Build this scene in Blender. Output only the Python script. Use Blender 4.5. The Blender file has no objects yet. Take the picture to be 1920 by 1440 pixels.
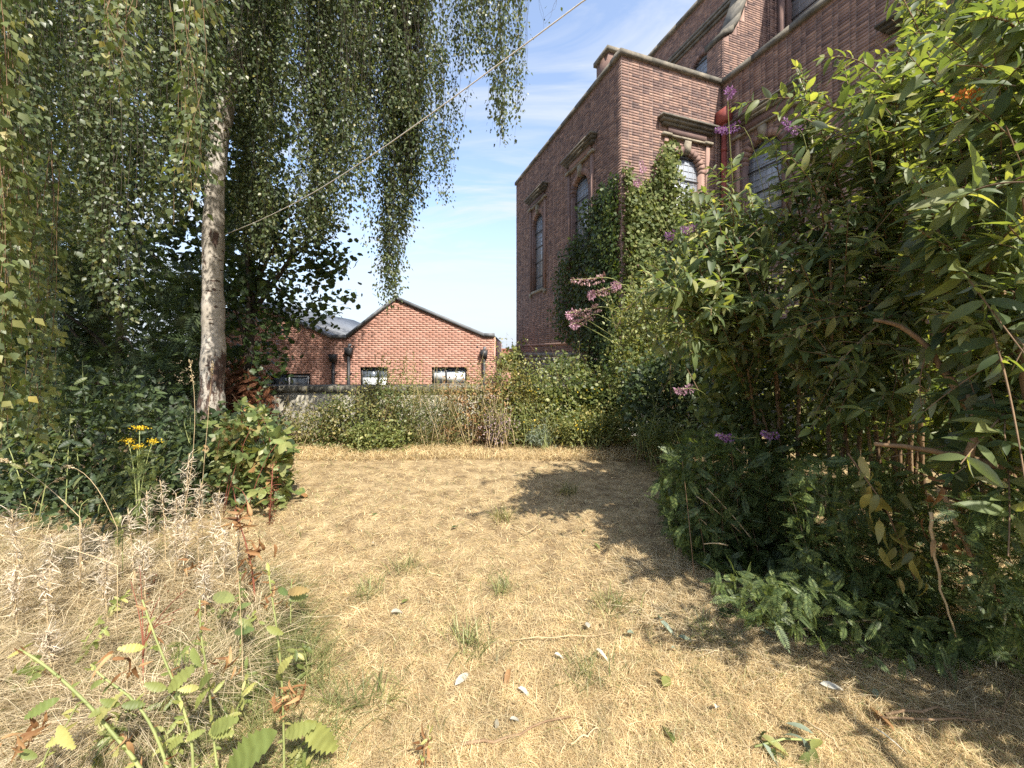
import bpy, math, random
import numpy as np
from mathutils import Vector, Matrix

rng = np.random.default_rng(11)
random.seed(11)
sc = bpy.context.scene
COL = sc.collection
PI = math.pi

# ------------------------------------------------------------------ camera
EYE, FPX, CX, HOR = 1.6, 710.0, 960.0, 660.0
cam_d = bpy.data.cameras.new("camera")
cam_d.sensor_width = 36.0
cam_d.lens = FPX / 1920 * 36.0
cam_d.shift_y = -(720 - HOR) / 1920.0
cam_d.clip_start, cam_d.clip_end = 0.02, 2000
cam = bpy.data.objects.new("camera", cam_d)
COL.objects.link(cam)
cam.location = (0, 0, EYE)
cam.rotation_euler = (PI / 2, 0, 0)
sc.camera = cam

# ------------------------------------------------------------------ light
SUN_EL = math.radians(50)
SUN_XY = Vector((0.52, -0.855)).normalized()          # horizontal direction towards the sun
world = bpy.data.worlds.new("World")
sc.world = world
world.use_nodes = True
wn, wl = world.node_tree.nodes, world.node_tree.links
wn.clear()
w_out = wn.new("ShaderNodeOutputWorld")
w_bg = wn.new("ShaderNodeBackground")
w_bg.inputs[1].default_value = 0.15
sky = wn.new("ShaderNodeTexSky")
sky.sky_type = 'NISHITA'
sky.sun_disc = False
sky.sun_elevation = SUN_EL
sky.sun_rotation = math.atan2(SUN_XY.x, SUN_XY.y)
sky.air_density, sky.dust_density, sky.ozone_density = 1.0, 1.2, 1.5
tc = wn.new("ShaderNodeTexCoord")
sep = wn.new("ShaderNodeSeparateXYZ")
wl.new(tc.outputs['Generated'], sep.inputs[0])
zc = wn.new("ShaderNodeMath"); zc.operation = 'MAXIMUM'; zc.inputs[1].default_value = 0.0
wl.new(sep.outputs['Z'], zc.inputs[0])
za = wn.new("ShaderNodeMath"); za.operation = 'ADD'; za.inputs[1].default_value = 0.12
wl.new(zc.outputs[0], za.inputs[0])
dx = wn.new("ShaderNodeMath"); dx.operation = 'DIVIDE'
dy = wn.new("ShaderNodeMath"); dy.operation = 'DIVIDE'
wl.new(sep.outputs['X'], dx.inputs[0]); wl.new(za.outputs[0], dx.inputs[1])
wl.new(sep.outputs['Y'], dy.inputs[0]); wl.new(za.outputs[0], dy.inputs[1])
cmb = wn.new("ShaderNodeCombineXYZ")
wl.new(dx.outputs[0], cmb.inputs[0]); wl.new(dy.outputs[0], cmb.inputs[1])
mp = wn.new("ShaderNodeMapping"); mp.inputs['Rotation'].default_value = (0, 0, math.radians(35)); mp.inputs['Scale'].default_value = (0.8, 2.2, 1)
wl.new(cmb.outputs[0], mp.inputs[0])
cn = wn.new("ShaderNodeTexNoise")
cn.inputs['Scale'].default_value = 1.3; cn.inputs['Detail'].default_value = 7
cn.inputs['Roughness'].default_value = 0.6; cn.inputs['Distortion'].default_value = 0.7
wl.new(mp.outputs[0], cn.inputs['Vector'])
cr = wn.new("ShaderNodeMapRange"); cr.inputs[1].default_value = 0.44; cr.inputs[2].default_value = 0.68
cr.inputs[3].default_value = 0.16; cr.inputs[4].default_value = 0.95
wl.new(cn.outputs['Fac'], cr.inputs[0])
hz = wn.new("ShaderNodeMapRange"); hz.inputs[1].default_value = 0.0; hz.inputs[2].default_value = 0.35
hz.inputs[3].default_value = 0.95; hz.inputs[4].default_value = 0.0
wl.new(zc.outputs[0], hz.inputs[0])
cmix = wn.new("ShaderNodeMix"); cmix.data_type = 'RGBA'
cmix.inputs['B'].default_value = (2.5, 2.65, 2.9, 1)
hmix = wn.new("ShaderNodeMix"); hmix.data_type = 'RGBA'
hmix.inputs['B'].default_value = (1.9, 2.15, 2.55, 1)
wl.new(hz.outputs[0], hmix.inputs['Factor']); wl.new(sky.outputs[0], hmix.inputs['A'])
wl.new(hmix.outputs['Result'], cmix.inputs['A'])
wl.new(cr.outputs[0], cmix.inputs['Factor'])
wl.new(cmix.outputs['Result'], w_bg.inputs[0])
wl.new(w_bg.outputs[0], w_out.inputs[0])

sun_d = bpy.data.lights.new("sun", 'SUN')
sun_d.energy = 4.3
sun_d.angle = math.radians(0.53)
sun_d.color = (1.0, 0.94, 0.84)
sun = bpy.data.objects.new("sun", sun_d)
COL.objects.link(sun)
SUN_V = Vector((SUN_XY.x * math.cos(SUN_EL), SUN_XY.y * math.cos(SUN_EL), math.sin(SUN_EL)))
sun.rotation_euler = (-SUN_V).to_track_quat('-Z', 'Y').to_euler()
sun.location = (5, -8, 14)

sc.view_settings.view_transform = 'Standard'
sc.view_settings.look = 'None'
sc.view_settings.exposure = 1.3
sc.view_settings.gamma = 1.0
sc.view_settings.use_curve_mapping = False
sc.render.engine = 'CYCLES'
sc.cycles.max_bounces = 7
sc.cycles.diffuse_bounces = 4
sc.cycles.glossy_bounces = 2
sc.cycles.transmission_bounces = 4
sc.cycles.transparent_max_bounces = 4
sc.cycles.use_denoising = False
sc.cycles.denoiser = 'OPENIMAGEDENOISE'
sc.cycles.denoising_input_passes = 'RGB_ALBEDO_NORMAL'
sc.cycles.denoising_prefilter = 'ACCURATE'

# ------------------------------------------------------------------ helpers: places
def W(px, py, Y):
    return np.array([(px - CX) / FPX * Y, Y, EYE + (HOR - py) / FPX * Y])

def Wn(px, py, Y):
    px, py, Y = np.asarray(px, float), np.asarray(py, float), np.asarray(Y, float)
    return np.stack([(px - CX) / FPX * Y, Y + 0 * px, EYE + (HOR - py) / FPX * Y], -1)

def GY(py):
    return EYE * FPX / (py - HOR)

def G(px, py, z=0.0):
    Y = (EYE - z) * FPX / (py - HOR)
    return np.array([(px - CX) / FPX * Y, Y, z])

def to_px(p):
    p = np.asarray(p, float)
    Y = np.maximum(p[..., 1], 1e-3)
    return CX + p[..., 0] / Y * FPX, HOR - (p[..., 2] - EYE) / Y * FPX

def in_poly(poly, x, y):
    poly = np.asarray(poly, float)
    r = np.zeros(x.shape, bool)
    j = len(poly) - 1
    for i in range(len(poly)):
        xi, yi = poly[i]; xj, yj = poly[j]
        c = ((yi > y) != (yj > y)) & (x < (xj - xi) * (y - yi) / (yj - yi + 1e-12) + xi)
        r ^= c
        j = i
    return r

def poly_px(poly, n):
    poly = np.asarray(poly, float)
    lo, hi = poly.min(0), poly.max(0)
    xs, ys = [], []
    got = 0
    while got < n:
        x = rng.uniform(lo[0], hi[0], n * 2); y = rng.uniform(lo[1], hi[1], n * 2)
        m = in_poly(poly, x, y)
        xs.append(x[m]); ys.append(y[m]); got += m.sum()
    return np.concatenate(xs)[:n], np.concatenate(ys)[:n]

_tab = np.random.default_rng(5).random((256, 256))
def vnoise(x, y, oct=3):
    x, y = np.asarray(x, float), np.asarray(y, float)
    r, a, tot = 0, 1.0, 0
    for o in range(oct):
        xs, ys = x * 2 ** o + 17.3 * o, y * 2 ** o + 9.1 * o
        xi, yi = np.floor(xs).astype(int), np.floor(ys).astype(int)
        fx, fy = xs - xi, ys - yi
        fx, fy = fx * fx * (3 - 2 * fx), fy * fy * (3 - 2 * fy)
        g = lambda i, j: _tab[(xi + i) % 256, (yi + j) % 256]
        r = r + a * ((g(0, 0) * (1 - fx) + g(1, 0) * fx) * (1 - fy) + (g(0, 1) * (1 - fx) + g(1, 1) * fx) * fy)
        tot += a; a *= .5
    return r / tot

def unit(v):
    v = np.asarray(v, float)
    return v / np.maximum(np.linalg.norm(v, axis=-1, keepdims=True), 1e-9)

# ------------------------------------------------------------------ helpers: meshes and objects
def mesh_np(name, verts, faces, mat=None, smooth=False, mats=None, midx=None):
    """faces: a list of (n, k) int arrays"""
    me = bpy.data.meshes.new(name)
    verts = np.asarray(verts, np.float32)
    me.vertices.add(len(verts))
    me.vertices.foreach_set("co", verts.ravel())
    faces = [np.asarray(f, np.int32) for f in faces if len(f)]
    tot = sum(f.size for f in faces); nf = sum(len(f) for f in faces)
    me.loops.add(tot)
    me.loops.foreach_set("vertex_index", np.concatenate([f.ravel() for f in faces]))
    me.polygons.add(nf)
    cnt = np.concatenate([np.full(len(f), f.shape[1], np.int32) for f in faces])
    st = np.concatenate([[0], np.cumsum(cnt)[:-1]]).astype(np.int32)
    me.polygons.foreach_set("loop_start", st)
    me.polygons.foreach_set("loop_total", cnt)
    if smooth:
        me.polygons.foreach_set("use_smooth", np.ones(nf, bool))
    if mats:
        for m in mats: me.materials.append(m)
        me.polygons.foreach_set("material_index", np.asarray(midx, np.int32))
    elif mat: me.materials.append(mat)
    me.update(calc_edges=True)
    return me

class MB:
    """collects shapes in world coordinates; build() links them as ONE object"""
    def __init__(s): s.v, s.f, s.n = [], {3: [], 4: []}, 0
    def add(s, v, *faces):
        v = np.asarray(v, float).reshape(-1, 3)
        for f in faces:
            f = np.asarray(f, int)
            if len(f): s.f.setdefault(f.shape[1], []).append(f + s.n)
        s.v.append(v); s.n += len(v)
        return s
    def tube(s, pts, rad, sides=6, cap=True):
        pts = np.asarray(pts, float); n = len(pts)
        rad = np.broadcast_to(np.asarray(rad, float), (n,))
        t = unit(np.gradient(pts, axis=0))
        up = np.where(np.abs(t[:, 2:3]) > 0.9, np.array([[1., 0, 0]]), np.array([[0, 0, 1.]]))
        a = unit(np.cross(t, up)); b = np.cross(t, a)
        for i in range(1, n):                                   # keep the frame from flipping
            if np.dot(a[i], a[i - 1]) < 0: a[i], b[i] = -a[i], -b[i]
        th = np.arange(sides) / sides * 2 * PI
        ring = a[:, None] * np.cos(th)[None, :, None] + b[:, None] * np.sin(th)[None, :, None]
        v = (pts[:, None] + ring * rad[:, None, None]).reshape(-1, 3)
        i, k = np.meshgrid(np.arange(n - 1), np.arange(sides), indexing='ij')
        k2 = (k + 1) % sides
        q = np.stack([i * sides + k, i * sides + k2, (i + 1) * sides + k2, (i + 1) * sides + k], -1).reshape(-1, 4)
        tri = []
        if cap:
            v = np.concatenate([v, pts[:1], pts[-1:]])
            c0, c1 = n * sides, n * sides + 1
            for k in range(sides):
                tri.append((c0, (k + 1) % sides, k)); tri.append((c1, (n - 1) * sides + k, (n - 1) * sides + (k + 1) % sides))
        return s.add(v, q, tri)
    def box(s, o, ex, ey, ez):
        """corner o, three edge vectors"""
        o, ex, ey, ez = map(lambda q: np.asarray(q, float), (o, ex, ey, ez))
        v = [o, o + ex, o + ex + ey, o + ey, o + ez, o + ex + ez, o + ex + ey + ez, o + ey + ez]
        return s.add(v, [(0, 3, 2, 1), (4, 5, 6, 7), (0, 1, 5, 4), (1, 2, 6, 5), (2, 3, 7, 6), (3, 0, 4, 7)])
    def prism(s, poly, ext):
        """polygon (n,3) extruded by ext; fan caps (convex or nearly)"""
        poly = np.asarray(poly, float); n = len(poly)
        v = np.concatenate([poly, poly + np.asarray(ext, float)])
        q = [(i, (i + 1) % n, n + (i + 1) % n, n + i) for i in range(n)]
        t = [(0, i + 1, i) for i in range(1, n - 1)] + [(n, n + i, n + i + 1) for i in range(1, n - 1)]
        return s.add(v, q, t)
    def build(s, name, mat, parent=None, smooth=False, kind=None, label=None):
        v = np.concatenate(s.v)
        o = bpy.data.objects.new(name, None if s.n == 0 else mesh_np(name, v - base(parent), [np.concatenate(f) for f in s.f.values() if f], mat, smooth))
        COL.objects.link(o)
        if parent: o.parent = parent
        if kind: o["kind"] = kind
        if label: o["label"] = label
        return o

def base(o):
    b = np.zeros(3)
    while o is not None:
        b += np.array(o.location); o = o.parent
    return b

def thing(name, label, cat, loc, group=None):
    o = bpy.data.objects.new(name, None)
    COL.objects.link(o)
    o.location = [float(x) for x in loc]
    o.empty_display_size = 0.1
    o["label"] = label; o["category"] = cat
    if group: o["group"] = group
    return o

def tag(o, label, cat, group=None):
    o["label"] = label; o["category"] = cat
    if group: o["group"] = group
    return o

# ------------------------------------------------------------------ helpers: materials
def mat_new(name):
    m = bpy.data.materials.new(name); m.use_nodes = True
    m.node_tree.nodes.clear()
    return m, m.node_tree.nodes, m.node_tree.links

def rnd_node(n, l):
    """one random number per leaf or brick: island number and object number together"""
    g = n.new("ShaderNodeNewGeometry"); oi = n.new("ShaderNodeObjectInfo")
    a = n.new("ShaderNodeMath"); a.operation = 'ADD'
    l.new(g.outputs['Random Per Island'], a.inputs[0]); l.new(oi.outputs['Random'], a.inputs[1])
    f = n.new("ShaderNodeMath"); f.operation = 'FRACT'
    l.new(a.outputs[0], f.inputs[0])
    return f.outputs[0], g

def ramp(n, l, src, cols, interp='LINEAR'):
    r = n.new("ShaderNodeValToRGB")
    r.color_ramp.interpolation = interp
    e = r.color_ramp.elements
    while len(e) < len(cols): e.new(0.5)
    for i, (p, c) in enumerate(cols):
        e[i].position = p; e[i].color = (*c, 1)
    l.new(src, r.inputs[0])
    return r.outputs[0]

def leaf_mat(name, cols, trans=0.35, tcol=None, rough=0.5, spec=0.35, under=None, sat=1.0):
    m, n, l = mat_new(name)
    rv, g = rnd_node(n, l)
    c = ramp(n, l, rv, cols)
    nz = n.new("ShaderNodeTexNoise"); nz.inputs['Scale'].default_value = 9.0; nz.inputs['Detail'].default_value = 3
    gp = n.new("ShaderNodeNewGeometry"); l.new(gp.outputs['Position'], nz.inputs['Vector'])
    mr = n.new("ShaderNodeMapRange"); mr.inputs[1].default_value = 0.3; mr.inputs[2].default_value = 0.7
    mr.inputs[3].default_value = 0.72; mr.inputs[4].default_value = 1.25
    l.new(nz.outputs['Fac'], mr.inputs[0])
    mx = n.new("ShaderNodeMix"); mx.data_type = 'RGBA'; mx.blend_type = 'MULTIPLY'; mx.inputs['Factor'].default_value = 1
    l.new(c, mx.inputs['A']); l.new(mr.outputs[0], mx.inputs['B'])
    c = mx.outputs['Result']
    if under:
        mu = n.new("ShaderNodeMix"); mu.data_type = 'RGBA'
        l.new(g.outputs['Backfacing'], mu.inputs['Factor']); l.new(c, mu.inputs['A']); mu.inputs['B'].default_value = (*under, 1)
        cs = mu.outputs['Result']
    else: cs = c
    p = n.new("ShaderNodeBsdfPrincipled")
    p.inputs['Roughness'].default_value = rough; p.inputs['Specular IOR Level'].default_value = spec
    l.new(cs, p.inputs['Base Color'])
    t = n.new("ShaderNodeBsdfTranslucent")
    tm = n.new("ShaderNodeMix"); tm.data_type = 'RGBA'; tm.blend_type = 'MULTIPLY'; tm.inputs['Factor'].default_value = 1
    l.new(c, tm.inputs['A']); tm.inputs['B'].default_value = (*(tcol or (2.2, 2.2, 0.9)), 1)
    l.new(tm.outputs['Result'], t.inputs[0])
    s = n.new("ShaderNodeMixShader"); s.inputs[0].default_value = trans
    l.new(p.outputs[0], s.inputs[1]); l.new(t.outputs[0], s.inputs[2])
    o = n.new("ShaderNodeOutputMaterial"); l.new(s.outputs[0], o.inputs[0])
    return m

def surf_mat(name, cols, scale=6.0, rough=0.85, detail=6, bump=0.3, bscale=40.0, stretch=(1, 1, 1), island=0.0, spec=0.3, bdist=0.01, metallic=0.0):
    """noise-coloured surface in world coordinates; island>0 mixes in one random tone per piece"""
    m, n, l = mat_new(name)
    g = n.new("ShaderNodeNewGeometry")
    mpn = n.new("ShaderNodeMapping"); mpn.inputs['Scale'].default_value = stretch
    l.new(g.outputs['Position'], mpn.inputs[0])
    nz = n.new("ShaderNodeTexNoise"); nz.inputs['Scale'].default_value = scale; nz.inputs['Detail'].default_value = detail
    nz.inputs['Roughness'].default_value = 0.62
    l.new(mpn.outputs[0], nz.inputs['Vector'])
    src = nz.outputs['Fac']
    st = n.new("ShaderNodeMapRange"); st.inputs[1].default_value = 0.25; st.inputs[2].default_value = 0.75
    l.new(src, st.inputs[0]); src = st.outputs[0]
    if island > 0:
        rv, _ = rnd_node(n, l)
        mxf = n.new("ShaderNodeMix"); mxf.data_type = 'FLOAT'; mxf.inputs['Factor'].default_value = island
        l.new(src, mxf.inputs['A']); l.new(rv, mxf.inputs['B'])
        src = mxf.outputs['Result']
    c = ramp(n, l, src, cols)
    p = n.new("ShaderNodeBsdfPrincipled"); p.inputs['Roughness'].default_value = rough
    p.inputs['Specular IOR Level'].default_value = spec; p.inputs['Metallic'].default_value = metallic
    l.new(c, p.inputs['Base Color'])
    if bump:
        bz = n.new("ShaderNodeTexNoise"); bz.inputs['Scale'].default_value = bscale; bz.inputs['Detail'].default_value = 4
        l.new(mpn.outputs[0], bz.inputs['Vector'])
        b = n.new("ShaderNodeBump"); b.inputs['Strength'].default_value = bump; b.inputs['Distance'].default_value = bdist
        l.new(bz.outputs['Fac'], b.inputs['Height']); l.new(b.outputs[0], p.inputs['Normal'])
    o = n.new("ShaderNodeOutputMaterial"); l.new(p.outputs[0], o.inputs[0])
    return m

def glass_mat(name, col, rough=0.08):
    m, n, l = mat_new(name)
    p = n.new("ShaderNodeBsdfPrincipled"); p.inputs['Base Color'].default_value = (*col, 1)
    p.inputs['Roughness'].default_value = rough; p.inputs['Specular IOR Level'].default_value = 0.9
    g = n.new("ShaderNodeNewGeometry")
    bz = n.new("ShaderNodeTexNoise"); bz.inputs['Scale'].default_value = 7
    l.new(g.outputs['Position'], bz.inputs['Vector'])
    b = n.new("ShaderNodeBump"); b.inputs['Strength'].default_value = 0.25; b.inputs['Distance'].default_value = 0.02
    l.new(bz.outputs['Fac'], b.inputs['Height']); l.new(b.outputs[0], p.inputs['Normal'])
    o = n.new("ShaderNodeOutputMaterial"); l.new(p.outputs[0], o.inputs[0])
    return m

M = {}
M['church_brick'] = surf_mat('church_brick', [(0.0, (.065, .05, .048)), (.22, (.15, .10, .09)), (.55, (.245, .155, .125)), (.8, (.32, .205, .16)), (1.0, (.41, .285, .22))], 2.2, .88, 7, .5, 90, island=.6)
M['church_mortar'] = surf_mat('church_mortar', [(0, (.17, .14, .125)), (.5, (.31, .26, .235)), (1, (.46, .40, .36))], 3, .95, 5, .3, 60)
M['red_brick'] = surf_mat('red_brick', [(0, (.32, .165, .12)), (.3, (.41, .215, .16)), (.6, (.46, .25, .19)), (1, (.52, .31, .245))], 3, .88, 6, .4, 90, island=.4)
M['pale_mortar'] = surf_mat('pale_mortar', [(0, (.46, .34, .28)), (1, (.60, .48, .41))], 3, .95, 4, .2, 60)
M['stone'] = surf_mat('stone', [(0, (.045, .042, .038)), (.45, (.12, .11, .09)), (.75, (.21, .185, .145)), (1, (.32, .28, .21))], 4, .92, 8, .6, 45, island=.25)
M['pale_stone'] = surf_mat('pale_stone', [(0, (.09, .08, .06)), (.4, (.22, .19, .14)), (1, (.40, .35, .26))], 5, .92, 8, .6, 45)
M['plinth_stone'] = surf_mat('plinth_stone', [(0, (.09, .085, .08)), (.5, (.21, .20, .18)), (1, (.33, .31, .28))], 5, .92, 8, .7, 30, island=.4)
M['lead'] = surf_mat('lead', [(0, (.10, .105, .115)), (1, (.19, .20, .215))], 3, .55, 4, .15, 30)
M['red_paint'] = surf_mat('red_paint', [(0, (.16, .04, .035)), (.6, (.27, .07, .055)), (1, (.33, .10, .08))], 6, .5, 5, .2, 40)
M['black_paint'] = surf_mat('black_paint', [(0, (.018, .018, .02)), (1, (.05, .05, .055))], 6, .45, 4, .1, 40)
M['dark_frame'] = surf_mat('dark_frame', [(0, (.02, .022, .026)), (1, (.05, .053, .06))], 8, .45, 3, 0)
M['white_frame'] = surf_mat('white_frame', [(0, (.55, .56, .58)), (1, (.72, .73, .75))], 8, .5, 3, 0)
M['blind'] = surf_mat('blind', [(0, (.50, .53, .54)), (1, (.62, .65, .66))], 3, .6, 3, 0)
M['glass'] = glass_mat('glass', (.10, .12, .15))
M['leaded_glass'] = glass_mat('leaded_glass', (.27, .295, .335), .35)
M['lead_bar'] = surf_mat('lead_bar', [(0, (.22, .23, .25)), (1, (.36, .37, .39))], 9, .6, 3, 0)
M['iron'] = surf_mat('iron', [(0, (.03, .03, .032)), (1, (.08, .075, .07))], 9, .6, 3, 0)
M['light_blocker'] = surf_mat('light_blocker', [(0, (.02, .02, .022)), (1, (.035, .035, .04))], 3, .9, 2, 0)
M['render_wall'] = surf_mat('render_wall', [(0, (.10, .09, .07)), (.4, (.27, .25, .20)), (.7, (.42, .39, .32)), (1, (.52, .49, .42))], 2.6, .95, 8, .5, 35)
M['coping'] = surf_mat('coping', [(0, (.05, .048, .04)), (.5, (.14, .13, .105)), (1, (.27, .25, .20))], 6, .95, 8, .6, 40, island=.4)
M['roof_tile'] = surf_mat('roof_tile', [(0, (.20, .075, .05)), (1, (.36, .15, .10))], 3, .9, 4, .3, 40, island=.6)
M['soil'] = surf_mat('soil', [(0, (.10, .068, .035)), (.35, (.20, .142, .075)), (.65, (.32, .24, .13)), (1, (.44, .34, .20))], 5, .98, 9, .8, 60)
M['straw'] = leaf_mat('straw', [(0, (.26, .17, .08)), (.25, (.47, .345, .17)), (.6, (.61, .47, .255)), (.9, (.69, .57, .35)), (1, (.42, .40, .18))], .25, (1.2, 1.1, .8), .6, .3)
M['straw_pale'] = leaf_mat('straw_pale', [(0, (.20, .145, .08)), (.3, (.40, .31, .17)), (.7, (.56, .46, .29)), (1, (.66, .57, .39))], .25, (1.2, 1.1, .8), .6, .3)
M['grass_green'] = leaf_mat('grass_green', [(0, (.08, .10, .03)), (.5, (.15, .17, .06)), (1, (.32, .30, .13))], .3, (1.8, 1.8, .7), .45, .4)
M['birch_leaf'] = leaf_mat('birch_leaf', [(0, (.04, .062, .026)), (.5, (.08, .108, .045)), (.85, (.125, .15, .068)), (.985, (.19, .195, .08)), (1, (.30, .26, .08))], .42, (1.9, 1.9, .85), .42, .5)
M['birch_lit'] = leaf_mat('birch_lit', [(0, (.06, .085, .03)), (.5, (.11, .14, .05)), (.85, (.17, .19, .075)), (.98, (.26, .25, .09)), (1, (.34, .28, .08))], .42, (1.8, 1.8, .75), .45, .4)  # lighter birch_leaf copy: sunlight on the near strands put into the colour
M['sycamore_leaf'] = leaf_mat('sycamore_leaf', [(0, (.025, .04, .016)), (.6, (.04, .065, .022)), (1, (.07, .10, .03))], .3, (2, 2.1, .7), .45, .4)
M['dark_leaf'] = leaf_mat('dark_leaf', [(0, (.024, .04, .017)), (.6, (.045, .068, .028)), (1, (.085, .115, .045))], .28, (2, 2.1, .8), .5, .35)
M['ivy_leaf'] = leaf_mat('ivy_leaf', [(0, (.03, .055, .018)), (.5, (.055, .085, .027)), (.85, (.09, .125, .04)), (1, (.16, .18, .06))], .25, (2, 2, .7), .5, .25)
M['ivy_lit'] = leaf_mat('ivy_lit', [(0, (.06, .085, .025)), (.5, (.12, .15, .045)), (.85, (.18, .20, .07)), (1, (.26, .26, .10))], .3, (1.8, 1.7, .7), .55, .2)  # lighter ivy_leaf copy: sun on the return wall put into the colour
M['bright_leaf'] = leaf_mat('bright_leaf', [(0, (.08, .105, .03)), (.5, (.15, .18, .055)), (.85, (.24, .25, .085)), (1, (.36, .33, .13))], .35, (1.8, 1.7, .7), .45, .4)
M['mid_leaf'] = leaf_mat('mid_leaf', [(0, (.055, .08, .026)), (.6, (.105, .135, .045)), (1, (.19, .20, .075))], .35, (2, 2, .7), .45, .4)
M['golden_leaf'] = leaf_mat('golden_leaf', [(0, (.09, .10, .03)), (.5, (.20, .19, .055)), (.85, (.32, .28, .08)), (1, (.40, .30, .10))], .35, (1.6, 1.5, .7), .45, .4)
M['olive_leaf'] = leaf_mat('olive_leaf', [(0, (.08, .09, .03)), (.5, (.18, .18, .065)), (1, (.34, .29, .12))], .35, (1.8, 1.7, .7), .5, .35)
M['brown_leaf'] = leaf_mat('brown_leaf', [(0, (.13, .06, .025)), (.5, (.26, .14, .06)), (1, (.42, .27, .13))], .25, (1.3, 1.1, .7), .65, .2)
M['rust_leaf'] = leaf_mat('rust_leaf', [(0, (.06, .024, .012)), (.6, (.13, .052, .026)), (1, (.22, .10, .05))], .25, (1.4, 1, .6), .65, .2)
M['grey_leaf'] = leaf_mat('grey_leaf', [(0, (.12, .15, .11)), (.6, (.22, .26, .19)), (1, (.32, .36, .28))], .25, (1.4, 1.5, 1), .6, .3)
M['lilac_dry'] = leaf_mat('lilac_dry', [(0, (.14, .10, .10)), (.6, (.27, .20, .20)), (1, (.40, .30, .31))], .2, (1.2, 1.1, 1), .7, .2)
M['buddleia_leaf'] = leaf_mat('buddleia_leaf', [(0, (.045, .07, .03)), (.35, (.085, .12, .045)), (.7, (.14, .175, .065)), (.92, (.22, .24, .095)), (1, (.32, .31, .13))], .42, (2.2, 2.1, .6), .5, .32, under=(.20, .23, .165))
M['tansy_leaf'] = leaf_mat('tansy_leaf', [(0, (.04, .065, .022)), (.6, (.085, .12, .04)), (1, (.15, .18, .06))], .3, (2, 2, .7), .48, .35)
M['weed_leaf'] = leaf_mat('weed_leaf', [(0, (.16, .20, .055)), (.5, (.27, .29, .085)), (1, (.40, .37, .13))], .35, (1.3, 1.3, .7), .5, .35)
M['bramble_leaf'] = leaf_mat('bramble_leaf', [(0, (.09, .13, .04)), (.5, (.17, .21, .07)), (.85, (.26, .27, .10)), (1, (.30, .16, .07))], .35, (1.7, 1.7, .7), .45, .4)
M['pod'] = leaf_mat('pod', [(0, (.30, .235, .15)), (.5, (.48, .40, .29)), (1, (.63, .56, .45))], .2, (1.1, 1.1, 1), .7, .2)
M['pale_leaf'] = leaf_mat('pale_leaf', [(0, (.28, .26, .20)), (.5, (.42, .40, .33)), (1, (.54, .52, .45))], .2, (1.1, 1.1, .9), .6, .3)
M['flower_purple'] = leaf_mat('flower_purple', [(0, (.16, .06, .18)), (.5, (.27, .13, .29)), (1, (.40, .25, .39))], .3, (1.2, 1, 1.2), .6, .2)
M['flower_faded'] = leaf_mat('flower_faded', [(0, (.18, .11, .08)), (.5, (.36, .24, .21)), (1, (.52, .34, .38))], .25, (1.2, 1, 1), .7, .2)
M['flower_pink'] = leaf_mat('flower_pink', [(0, (.32, .17, .22)), (.5, (.44, .26, .32)), (1, (.54, .36, .41))], .3, (1.1, 1, 1.1), .6, .2)
M['flower_yellow'] = leaf_mat('flower_yellow', [(0, (.55, .36, .02)), (1, (.75, .55, .04))], .25, (1.1, 1, .6), .6, .2)
M['flower_orange'] = leaf_mat('flower_orange', [(0, (.50, .12, .02)), (1, (.65, .22, .03))], .25, (1.1, 1, .6), .6, .2)
M['bark_brown'] = surf_mat('bark_brown', [(0, (.09, .055, .03)), (.5, (.21, .135, .075)), (1, (.36, .25, .15))], 8, .9, 6, .6, 60, stretch=(1, 1, .3))
M['bark_dark'] = surf_mat('bark_dark', [(0, (.03, .024, .02)), (1, (.10, .08, .06))], 8, .92, 6, .6, 60, stretch=(1, 1, .3))
M['twig'] = surf_mat('twig', [(0, (.10, .06, .035)), (1, (.24, .16, .09))], 12, .85, 4, .2, 80)
M['green_stem'] = surf_mat('green_stem', [(0, (.15, .18, .06)), (1, (.32, .34, .13))], 9, .6, 4, .1, 80)
M['pale_stem'] = surf_mat('pale_stem', [(0, (.34, .33, .20)), (1, (.55, .53, .36))], 9, .65, 4, .1, 80)
M['red_stem'] = surf_mat('red_stem', [(0, (.14, .04, .025)), (1, (.28, .10, .06))], 9, .65, 4, .1, 80)
M['dry_stem'] = surf_mat('dry_stem', [(0, (.32, .23, .12)), (1, (.54, .42, .25))], 9, .75, 4, .1, 80)
M['rope'] = surf_mat('rope', [(0, (.50, .47, .42)), (1, (.68, .65, .60))], 60, .8, 3, .3, 300)
M['slab'] = surf_mat('slab', [(0, (.16, .16, .16)), (1, (.32, .32, .31))], 6, .9, 6, .4, 60)

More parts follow.
